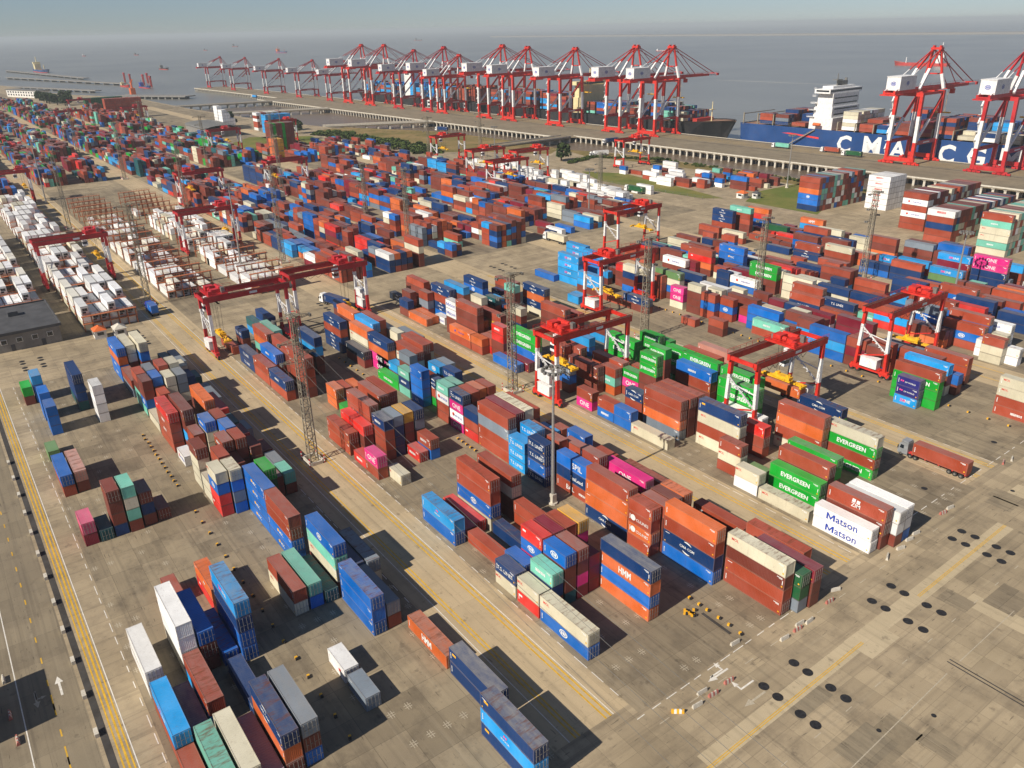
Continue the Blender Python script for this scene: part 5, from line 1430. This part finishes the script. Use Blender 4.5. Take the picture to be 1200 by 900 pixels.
    for k in range(8):
        z = 4.6+k*5.2; st.bar((-hx-1.6, -1.4 if k % 2 else 1.4, z), (-hx-1.6, 1.4 if k % 2 else -1.4, z+5.2), .9, .25); st.box(-hx-2.2, -2.2, z+5.0, -hx-.9, 2.2, z+5.2)
    st.build('stair_tower', M_CWHITE, t)
    return t
big = [(-783, 1, 0), (-722.5, 1, 0), (-651, .92, 1), (-584.5, .97, 1), (-554, .86, 0), (-471.5, 1, 0), (-428.5, .98, 0), (-355, .97, 0), (-273.5, 1, 0), (-231, 1, 0)]
for i, (x, sc, dk) in enumerate(big):
    sts(x, 'red and white quay crane, %s from the right in the long crane row' % (NUM[10-i] if i < 9 else 'first'), sc, bool(dk), False, 38+(i*7) % 20)
sts(1, 'red and white quay crane standing before the blue ship letters, nearer the white bridge', 1, False, False, 52); sts(59, 'dark red quay crane cut by the right picture edge, before the blue ship', 1, True, False, 52)
for i, x in enumerate((-1317, -1199, -1058.5, -938, -837.5)):
    sts(x, 'small distant quay crane, %s from the left end of the jetty' % NUM[i+1], .74, True, True, 30)
# ------------------------------------------------------------------ ships
M_HULLB = plain('blue_hull', (22, 64, 118), .4, 0, .12, .05); M_HULLK = plain('black_hull', (34, 34, 36), .5, 0, .25, .05); M_BOOT = plain('red_boot_topping', (176, 42, 34), .6, 0, .3, .05); M_DECK = plain('ship_deck', (150, 110, 84), .7, 0, .3, .1); M_CREAM = plain('cream_superstructure', (214, 198, 150), .6, 0, .2, .1)
def hull(x0, x1, y0, y1, z1, bow_right, mat, name, par):
    """hull sides from the waterline up; transom stern, flared raked bow"""
    W_ = y1-y0; ym = (y0+y1)/2; L = x1-x0; s = 1 if bow_right else -1; xs = x0 if bow_right else x1
    def P(f, half, z): return [(xs+s*f*L, ym-half, z), (xs+s*f*L, ym+half, z)]
    st = [(0, .42, .47, 0), (.03, .5, .5, 0), (.82, .5, .5, 0), (.9, .38, .5, .004), (.95, .22, .43, .01), (.985, .07, .24, .02), (1.0, .005, .03, .03)]
    b = MB(); lv = (WATER_Z-.6, WATER_Z+1.8, z1)
    for f, wl, wd, rk in st:
        for z in lv:
            q = (z-lv[0])/(lv[2]-lv[0]); h = W_*(wl+(wd-wl)*q**1.5); zz = z+(3.2*max(0, f-.88)/.12 if z == z1 else 0); a, c = P(f+rk*q, h, zz); b.v += [a, c]
    n = len(st)
    for i in range(n-1):
        for j in range(2):
            k = i*6+j*2; k2 = k+6
            for o_ in (0, 1):
                q = (k+o_, k2+o_, k2+2+o_, k+2+o_); b.f.append(q if (o_ == 0) == bow_right else q[::-1]); b.m.append(1 if j == 0 else 0)
    for j in range(2): k = j*2; b.f.append((k, k+2, k+3, k+1)); b.m.append(1 if j == 0 else 0)
    ho_ = b.build(name, [mat, M_BOOT], par)
    d = MB()
    for i in range(n-1): k = i*6+4; vs = [b.v[k], b.v[k+6], b.v[k+7], b.v[k+1]]; vs = [(v[0], v[1], v[2]-1.0) for v in vs]; d.quad(*vs)
    d.build('deck', M_DECK, par)
    return ho_
def ship_stack(par, xc, y0, rows, tiers, z, pal, L=12.19):
    for k in range(rows):
        n = tiers if R.random() < .75 else max(1, tiers-1)
        for t_ in range(n):
            SHIPBOX.append(dict(s=len(SHIPBOX), tier=0, col=R.choice(pal), faded=False, u=xc+L/2, v=y0+k*2.5, L=L, th=2.75, z=z+t_*2.75, dig=False, lg=''))
SHIPBOX = []
# blue ship
t = thing('container_ship', 'large blue container ship with white bridge and huge white letters on its side', 'ship', qp(0, 0), TH)
hull(-160, 190, 38, 86, 13.5, True, M_HULLB, 'hull', t)
for ch, x, w in (('C', -62, 11.6), ('M', -39.5, 13.8), ('A', -19, 12.6), ('C', 16, 11.6), ('G', 36, 12), ('M', 58, 13.8)):
    m = text_mesh(ch, 'W'); o = put('lettering', m, t, (x, 37.93, 4.2)); o.scale = (w, 1, w)
b = MB(); b.quad((-118, 37.94, 8.4), (-84, 37.94, 6.0), (-84, 37.94, 7.4), (-110, 37.94, 9.0)); b.build('red_stripe', M_RPRINT, t)
b = MB(); zz = 13.0
b.box(-96, 41, zz, -76, 83, zz+9); b.box(-93, 42, zz+9, -78, 82, zz+17); b.box(-92, 43, zz+17, -79, 81, zz+27); b.box(-93, 38.5, zz+27, -79.5, 85.5, zz+30.2); b.box(-91, 46, zz+30.2, -82, 78, zz+32); b.box(-95, 44, zz+9, -93, 80, zz+20)
su = b.build('superstructure', M_CWHITE, t)
for k in range(4): b = MB(); z = zz+11+k*4; b.box(-79+(1 if k < 2 else 0)-.02, 45, z, -78.9+(1 if k < 2 else 0), 79, z+.9); b.build('window_band', M_GLASS, su)
b = MB(); b.box(-91.5, 38.45, zz+28.2, -80.5, 38.5, zz+29.5); b.box(-79.5, 39, zz+28.2, -79.46, 85, zz+29.5); b.build('bridge_window', M_GLASS, su)
for k in range(5): b = MB(); z = zz+9+k*5.2; b.box(-98+k, 39.5, z, -92, 43, z+.3); rail(b, (-98+k, 39.5, z+.3), (-92, 39.5, z+.3), 1.1, 4); b.build('balcony', M_CWHITE, su)
b = MB(); b.tube((-86, 58, zz+32), (-86, 58, zz+41), .6, 8, 0, .3); b.box(-88, 54, zz+36, -84, 62, zz+36.5); b.box(-89, 62, zz+32, -84, 70, zz+35.5); b.tube((-88, 74, zz+32), (-88, 74, zz+37), 1.1, 8); b.build('mast', M_GREY, su)
b = MB(); b.tube((-90, 37.6, zz+4), (-84, 37.6, zz+4), 1.3, 10, 0, 1.1); b.build('lifeboat', M_ROOFO, t)
b = MB(); b.bar((-88, 37.4, 13), (-108, 35.5, .8), 1.2, .5); rail(b, (-88, 36.9, 13), (-108, 35, .8), 1, 10); b.build('gangway', M_LATT, t)
b = MB()
for x in np.arange(-158, -100, 4): rail(b, (x, 38.4, 13.5), (x+4, 38.4, 13.5), 2.4, 3)
for x in np.arange(-70, 180, 14.6):
    for y in (39, 85): b.bar((x, y, 12.5), (x, y, 20), .7, .7)
    b.box(x-.4, 39, 19.3, x+.4, 85, 20)
for x in (-157, -143, -128): b.bar((x, 39.5, 12.5), (x, 39.5, 22), .8, .8); b.bar((x, 39.5, 21), (x, 84, 21), .6, .6)
b.build('lashing_bridges', M_LATT, t)
for xc, y0, rw, ti, pal in ((-136, 41, 3, 3, 'dndm'), (-136, 50, 12, 1, 'dm'), (-121, 41, 4, 3, 'dnam'), (-121, 52, 12, 4, 'dmn'), (-106, 56, 10, 3, 'bnbn'), (-106, 42, 5, 1, 'dm'), (-62, 42, 6, 5, 'ccw'), (-62, 57, 10, 5, 'cwa'), (-47, 41, 4, 2, 'dum'), (-47, 52, 12, 3, 'dm'),
                            (-33, 41, 16, 2, 'bosn'), (-19, 41, 8, 3, 'dnm'), (-19, 61, 9, 6, 'ndm'), (-4, 41, 17, 4, 'mdu'), (11, 41, 17, 5, 'dmn'), (26, 41, 5, 2, 'cw'), (26, 54, 11, 5, 'ndmn'), (40, 41, 7, 2, 'cwn'), (40, 60, 9, 4, 'bns'), (55, 41, 17, 2, 'cdb'), (70, 41, 17, 4, 'mdn'), (85, 41, 17, 4, 'mdnb'), (100, 41, 17, 4, 'dmb'), (115, 41, 17, 4, 'mdnb')):
    ship_stack(t, xc, y0, rw, ti, 14, pal)
# black ship
t2 = thing('container_ship', 'black container ship with red waterline moored behind the crane row, star on its bow', 'ship', qp(0, 0), TH)
hull(-520, -188, 38, 78, 9.5, True, M_HULLK, 'hull', t2)
b = MB(); b.box(-372, 42, 9, -358, 76, 24); b.box(-371, 43, 24, -359, 75, 36); b.box(-371, 39, 36, -361, 79, 39.5); s2 = b.build('superstructure', M_CREAM, t2)
b = MB(); b.box(-358.9, 45, 37, -358.8, 73, 38.6); b.build('bridge_window', M_GLASS, s2); b = MB(); b.tube((-366, 60, 39), (-366, 60, 52), .7, 8); b.build('mast', M_CREAM, s2)
b = MB(); b.tube((-205, 58, 9), (-205, 58, 27), .6, 8, 0, .3); b.box(-206, 55, 20, -204, 61, 20.5); b.build('foremast', M_CREAM, t2)
b = MB(); b.box(-217, 46, 9.5, -212, 70, 12.5); b.build('breakwater', M_BOOT, t2)
b = MB(); pts = [(math.sin(2*math.pi*i/10)*(1.0 if i % 2 == 0 else .42), math.cos(2*math.pi*i/10)*(1.0 if i % 2 == 0 else .42)) for i in range(10)]
b.v = [(x*2.2, 0, z*2.2) for x, z in pts]; b.f = [tuple(range(10))]; b.m = [0]; o = b.build('bow_star', M_YPRINT, t2, (-206, 43.0, 6.8)); o.rotation_euler = (0, 0, .5)
for i, xc in enumerate(np.arange(-345, -225, 14.6)): ship_stack(t2, xc, 41, 14, R.choice((3, 4, 5)), 10, 'dnbmdctndm')
for i, xc in enumerate(np.arange(-505, -375, 14.6)): ship_stack(t2, xc, 41, 14, R.choice((4, 5, 6)), 10, 'mdmudmsdm')
t3 = thing('container_ship', 'dark container ship with white hull letters behind the left part of the crane row', 'ship', qp(0, 0), TH)
hull(-840, -530, 38, 78, 11, False, M_HULLK, 'hull', t3)
for ch, x in (('E', -640), ('L', -612), ('E', -560)):
    o = put('lettering', text_mesh(ch, 'W'), t3, (x, 37.95, 3.4)); o.scale = (7, 1, 7)
b = MB(); b.box(-700, 42, 9, -684, 76, 40); b.box(-698, 38, 40, -688, 80, 43); b.build('superstructure', M_CWHITE, t3)
for xc in np.arange(-680, -545, 14.6): ship_stack(t3, xc, 41, 14, R.choice((5, 6, 6)), 11.5, R.choice(('sssb', 'mdmd', 'mdsu', 'sbsd')))
for xc in np.arange(-800, -710, 14.6): ship_stack(t3, xc, 41, 14, R.choice((4, 5)), 11.5, 'sbsdm')
po = paint_mass('ship_containers', SHIPBOX, M_BOXS); po.location = QO; po.rotation_euler = (0, 0, TH)
tag(po, 'mass of containers stacked in bays on the decks of the moored ships', 'ship containers', kind='stuff')
b = MB(); k = 0
for x in (-180, -170): b.bar((x-8, 42, 7), (x+12, 34.5, .6), .16)
# small craft
def boat(u, v, L, label, hullm, topm, rz=TH, cat='boat', tall=1.0, name='cargo_boat'):
    t = thing(name, label, cat, (u, v, 0), rz)
    w = L*.14; hull(-L/2, L/2, -w/2, w/2, WATER_Z+L*.05, True, hullm, 'hull', t)
    b = MB(); z = WATER_Z+L*.045; b.box(-L*.42, -w*.4, z, -L*.28, w*.4, z+L*.09*tall); b.box(-L*.41, -w*.46, z+L*.09*tall, -L*.31, w*.46, z+L*.12*tall); b.build('wheelhouse', topm, t)
    b = MB(); b.tube((-L*.34, 0, z+L*.1), (-L*.34, 0, z+L*.2*tall), L*.008, 6); b.tube((L*.3, 0, z), (L*.3, 0, z+L*.1), L*.008, 6); b.build('mast', topm, t)
    return t
boat(-1015, 1900, 120, 'small tanker with a tall white bridge and red hull out on the sea at right', M_BOOT, M_CWHITE, math.pi+TH, 'ship', 1.8)
boat(-2960, 395, 150, 'blue and red cargo ship moored far off at the upper left', M_HULLB, M_CREAM, TH, 'ship', 1.2)
for i, (u, v, L, lb, c, hm) in enumerate(((-5100, 900, 60, 'tiny white craft on the sea at far left', M_CWHITE, M_HULLK), (-4900, 1120, 70, 'tiny dark barge right of the white craft at far left', M_GREY, M_HULLK), (-2750, 700, 70, 'low dark barge on the water behind the tug pier', M_GREY, M_HULLK), (-4300, 1690, 120, 'pale striped ship above the small jetty cranes', M_ROOFO, M_HULLB),
                                         (-6800, 2300, 110, 'hazy small ship left of the pale striped ship', M_GREY, M_HULLK), (-2400, 2500, 45, 'white dot of a boat above the crane row', M_CWHITE, M_CWHITE), (-1700, 5200, 90, 'hazy red ship near the horizon at right', M_ROOFO, M_BOOT), (-7200, 4200, 120, 'faint ship near the horizon left of centre', M_GREY, M_HULLK),
                                         (-1820, 420, 60, 'blue and white tug at the pier end with red posts', M_BPRINT, M_HULLB), (-1900, 400, 50, 'red workboat beside the blue tug', M_CREAM, M_BOOT), (-5600, 1700, 60, 'speck of a barge right of the white craft', M_GREY, M_HULLK))):
    boat(u, v, L, lb, hm, c)
# ------------------------------------------------------------------ far piers, dredger
def pier(x0, y0, x1, y1, w, label):
    a = Vector((x0, y0, 0)); d = Vector((x1, y1, 0))-a; L = d.length; t = thing('far_pier', label, 'pier', a, math.atan2(d.y, d.x), 'distant piers at the upper left')
    b = MB(); b.box(0, -w/2, -2.2, L, w/2, -.6); b.build('pier_deck', M_WALL, t)
    for x in np.arange(6, L, max(14, L/14)): b = MB(); b.box(x-1.2, -w/2+1, WATER_Z-1, x+1.2, w/2-1, -2.2); b.build('pile', M_WALL, t)
pier(-2120, 196, -1740, 318, 12, 'low pale pier with a white roof running out at the upper left'); pier(-2560, 262, -1950, 410, 14, 'long pier with tugs and red posts at the upper left'); pier(-1560, 318, -1440, 400, 26, 'stub of dark pier with an orange dredger'); pier(-3100, 320, -2300, 400, 14, 'farthest pier in front of the blue cargo ship')
t = thing('dredger_crane', 'rusty orange floating crane beside the stub pier', 'floating crane', (-1590, 345, 0))
b = MB(); b.box(-22, -8, WATER_Z-.5, 22, 8, -2.5); b.build('pontoon', M_WALL, t); b = MB(); b.box(-6, -4, -2.5, 6, 4, 8); b.tube((0, 0, 8), (0, 0, 15), 1.6, 8); b.build('crane_house', M_ROOFO, t); b = MB(); b.bar((0, 0, 14), (12, 0, 22), 1.6, 1.6); b.bar((0, 0, 14), (-8, 0, 17), 1.2, 1.2); b.build('jib', M_ROOFO, t)
for i, (u, v) in enumerate(((-2080, 440), (-1990, 432), (-1935, 446), (-2000, 470), (-1850, 440))):
    t = thing('pier_gantry', 'red post gantry on the long tug pier, %s from the left' % NUM[i+1], 'gantry', (u, v, 0), 0, 'red gantries on the tug pier'); b = MB()
    for x in (-4, 4): b.bar((x, 0, WATER_Z), (x, 0, 15), 2, 2)
    b.build('post', M_BOOT, t); b = MB(); b.box(-5, -1.5, 13, 5, 1.5, 15.5); b.build('cap', M_RED2, t)
t = thing('white_warehouse', 'long low white building with rows of dark windows at the far left', 'building', (-1640, 190, 0), .35)
b = MB(); b.box(-52, -9, 0, 52, 9, 11); b.build('wall', M_WWALL, t); b = MB(); b.box(-54, -10, 11, 54, 10, 12); b.build('roof', M_GREY, t)
for k in range(12):
    for z in (2.5, 6.8): b = MB(); b.box(-48+k*8.4, -9.1, z, -44+k*8.4, -9, z+2.4); b.build('window', M_GLASS, t)
t = thing('storage_shed', 'large shed with pale curved metal roof amid the stacks before the grass', 'building', (-850, 252, 0))
b = MB(); b.box(-34, -16, 0, 34, 16, 8); b.build('wall', M_WALL, t); b = MB()
for k in range(8): a0, a1 = math.pi*k/8, math.pi*(k+1)/8; b.quad((-35, -17*math.cos(a0), 8+3*math.sin(a0)), (35, -17*math.cos(a0), 8+3*math.sin(a0)), (35, -17*math.cos(a1), 8+3*math.sin(a1)), (-35, -17*math.cos(a1), 8+3*math.sin(a1)))
b.build('roof', M_GREY, t)
b = MB(); b.box(-8000, 5600, WATER_Z, -300, 5900, 6); tag(b.build('far_shore', M_WALL), kind='structure')
b = MB(); strip(b, -1058, 1255, -786, 1269, 3.5, WATER_Z+.08); tag(b.build('boat_wake', M_WMARK), kind='structure')
# ================================================================== GRASS, SHRUBS, TREES
Z = .006
sheet('grass', [(-806, 362), (-690, 388), (-575, 404), (-520, 428), (-505, 408), (-560, 372), (-583, 340), (-700, 336), (-790, 330)], Z, M_GRASS)
sheet('grass', [(-796, 270), (-760, 240), (-632, 234), (-600, 262), (-640, 300), (-760, 318)], Z, M_GRASS2)
sheet('grass', [(-426, 372), (-391, 357), (-348, 357), (-308, 361), (-300, 370), (-330, 376), (-400, 388)], Z+.003, M_GRASS2)
sheet('grass', [(-470, 448), (-350, 454), (-200, 450), (-200, 440), (-300, 436), (-345, 436), (-420, 432), (-475, 420), (-520, 432)], Z, M_GRASS)
sheet('grass', [(-286, 372), (-240, 372), (-270, 446), (-300, 446), (-300, 400)], Z, M_GRASS2)
sheet('mud_flat', [(-560, 401), (-690, 383), (-808, 363), (-812, 380), (-700, 432), (-585, 440), (-520, 436)], -.9, M_GRASS)
def leaf_mat(name, c0, c1):
    m, t, b = new_mat(name, .8, 0, .2); p = t.nodes.new('ShaderNodeNewGeometry').outputs['Position']
    t.links.new(mix(t, lin(c0), lin(c1), ramp(t, noise(t, p, .35, 4, .65), .35, .7)), b.inputs['Base Color']); return m
M_LEAF = leaf_mat('shrub_leaves', (52, 70, 32), (92, 104, 48)); M_LEAF2 = leaf_mat('tree_leaves', (42, 58, 32), (74, 88, 46)); M_TRUNK = plain('bark', (86, 70, 54), .9)
def foliage(rx, ry, rz, n, leaf, seed):
    rr = random.Random(seed); b = MB()
    cl = [(rr.gauss(0, .45), rr.gauss(0, .45), rr.uniform(.1, 1), rr.uniform(.35, .6)) for _ in range(9)]
    for _ in range(n):
        c = rr.choice(cl); d = Vector((rr.gauss(0, 1), rr.gauss(0, 1), rr.gauss(0, 1))).normalized()*c[3]*rr.uniform(.6, 1)
        p = Vector(((c[0]+d.x)*rx, (c[1]+d.y)*ry, max(.02, (c[2]*.7+d.z*.5))*rz)); a = Vector((rr.gauss(0, 1), rr.gauss(0, 1), rr.gauss(0, .6))).normalized()*leaf; e = a.cross(Vector((rr.gauss(0, 1), rr.gauss(0, 1), rr.gauss(0, 1)))).normalized()*leaf*.7
        b.quad(tuple(p-a-e), tuple(p+a-e), tuple(p+a+e), tuple(p-a+e))
    return b
SH = [foliage(3.2, 3.2, 3.4, 260, .5, i).mesh('foliage', M_LEAF) for i in range(4)]
def shrub(u, v, s, label, grp):
    t = thing('shrub', label, 'shrub', (u, v, 0), R.uniform(0, 6), grp); o = put('foliage', SH[R.randrange(4)], t); o.scale = (s, s, s*R.uniform(.8, 1.1)); b = MB()
    for k in range(3): b.bar((0, 0, 0), (R.uniform(-.8, .8)*s, R.uniform(-.8, .8)*s, 1.6*s), .25*s, .25*s, 0, .1*s)
    b.build('stem', M_TRUNK, t)
for i in range(62):
    f = R.random(); u = -770+f*200; v = 330+12*math.sin(f*3)+R.uniform(-9, 9)+f*6; shrub(u, v, R.uniform(.9, 1.9), 'dark green bush in the belt along the creek path, '+('left end', 'left of centre', 'right of centre', 'right end')[min(3, int(f*4))], 'bushes in the belt by the creek')
for i in range(40):
    f = i/40; u = -458-f*20+R.uniform(-1, 1)+(f > .5)*120*(f-.5); v = 388+f*64; shrub(u, v, R.uniform(.5, .8), 'low bush in the line along the bend of the creek', 'low bushes along the creek edge')
for i in range(34): shrub(-430+i*6.6+R.uniform(-1, 1), 446+R.uniform(-2, 2), R.uniform(.5, .75), 'low bush in the row on the creek bank before the ship', 'row of bushes on the creek bank')
def tree(u, v, s, label, grp=None):
    t = thing('tree', label, 'tree', (u, v, 0), R.uniform(0, 6), grp); b = MB(); b.tube((0, 0, 0), (0, 0, 5*s), .55*s, 8, 0, .3*s)
    for k in range(5): a = k*1.3; b.tube((0, 0, (2.4+k*.5)*s), (2.6*s*math.cos(a), 2.6*s*math.sin(a), (5.4+k*.4)*s), .2*s, 6, 0, .07*s)
    b.build('trunk', M_TRUNK, t); o = put('crown', TC[R.randrange(3)], t, (0, 0, 2.6*s)); o.scale = (s, s, s)
TC = [foliage(4.2, 4.2, 7.5, 620, .6, 20+i).mesh('crown', M_LEAF2) for i in range(3)]
tree(-472, 392, 1.35, 'dark rounded tree behind the far gantry cranes'); tree(-905, 290, 1.6, 'dark round tree in front of the sky-blue pile'); tree(-835, 318, 1.5, 'tree right of the sky-blue pile'); tree(-790, 316, 1.4, 'round tree by the lawn corner'); tree(-862, 318, 1.3, 'small tree beside the sky-blue pile')
for i in range(12): tree(-1500+R.uniform(-40, 130), 200+R.uniform(-12, 16), R.uniform(1.2, 1.9), 'dark tree in the grove behind the long white building', 'grove by the white building')
# fence along the grass strip
t = thing('wire_fence', 'long low mesh fence along the grass strip by the far road', 'fence', (0, 0, 0))
FP = [(-440, 352), (-391, 353), (-348, 355), (-306, 359), (-298, 368)]
for (a, c) in zip(FP, FP[1:]):
    n = max(2, int(math.dist(a, c)/5))
    for k in range(n): q = k/n; b = MB(); b.bar((a[0]+(c[0]-a[0])*q, a[1]+(c[1]-a[1])*q, 0), (a[0]+(c[0]-a[0])*q, a[1]+(c[1]-a[1])*q, 1.9), .12); b.build('post', M_GREY, t)
    b = MB()
    for z in (.5, 1.0, 1.5, 1.85): b.bar((*a, z), (*c, z), .04)
    b.build('wire', M_GREY, t)
# ================================================================== HAZE
hz = bpy.data.materials.new('haze'); hz.use_nodes = True; t = hz.node_tree; t.nodes.clear()
pv = t.nodes.new('ShaderNodeVolumePrincipled'); pv.inputs['Density'].default_value = HAZE = 0.95e-4
pv.inputs['Color'].default_value = (.80, .865, .885, 1); pv.inputs['Anisotropy'].default_value = 0.0
ou = t.nodes.new('ShaderNodeOutputMaterial'); t.links.new(pv.outputs[0], ou.inputs['Volume'])
hb = MB(); hb.box(-60000, -4500, WATER_Z-1.2, 60000, 60000, 112)
ho = tag(hb.build('haze', hz), 'pale sea haze over the port', 'haze', kind='stuff')
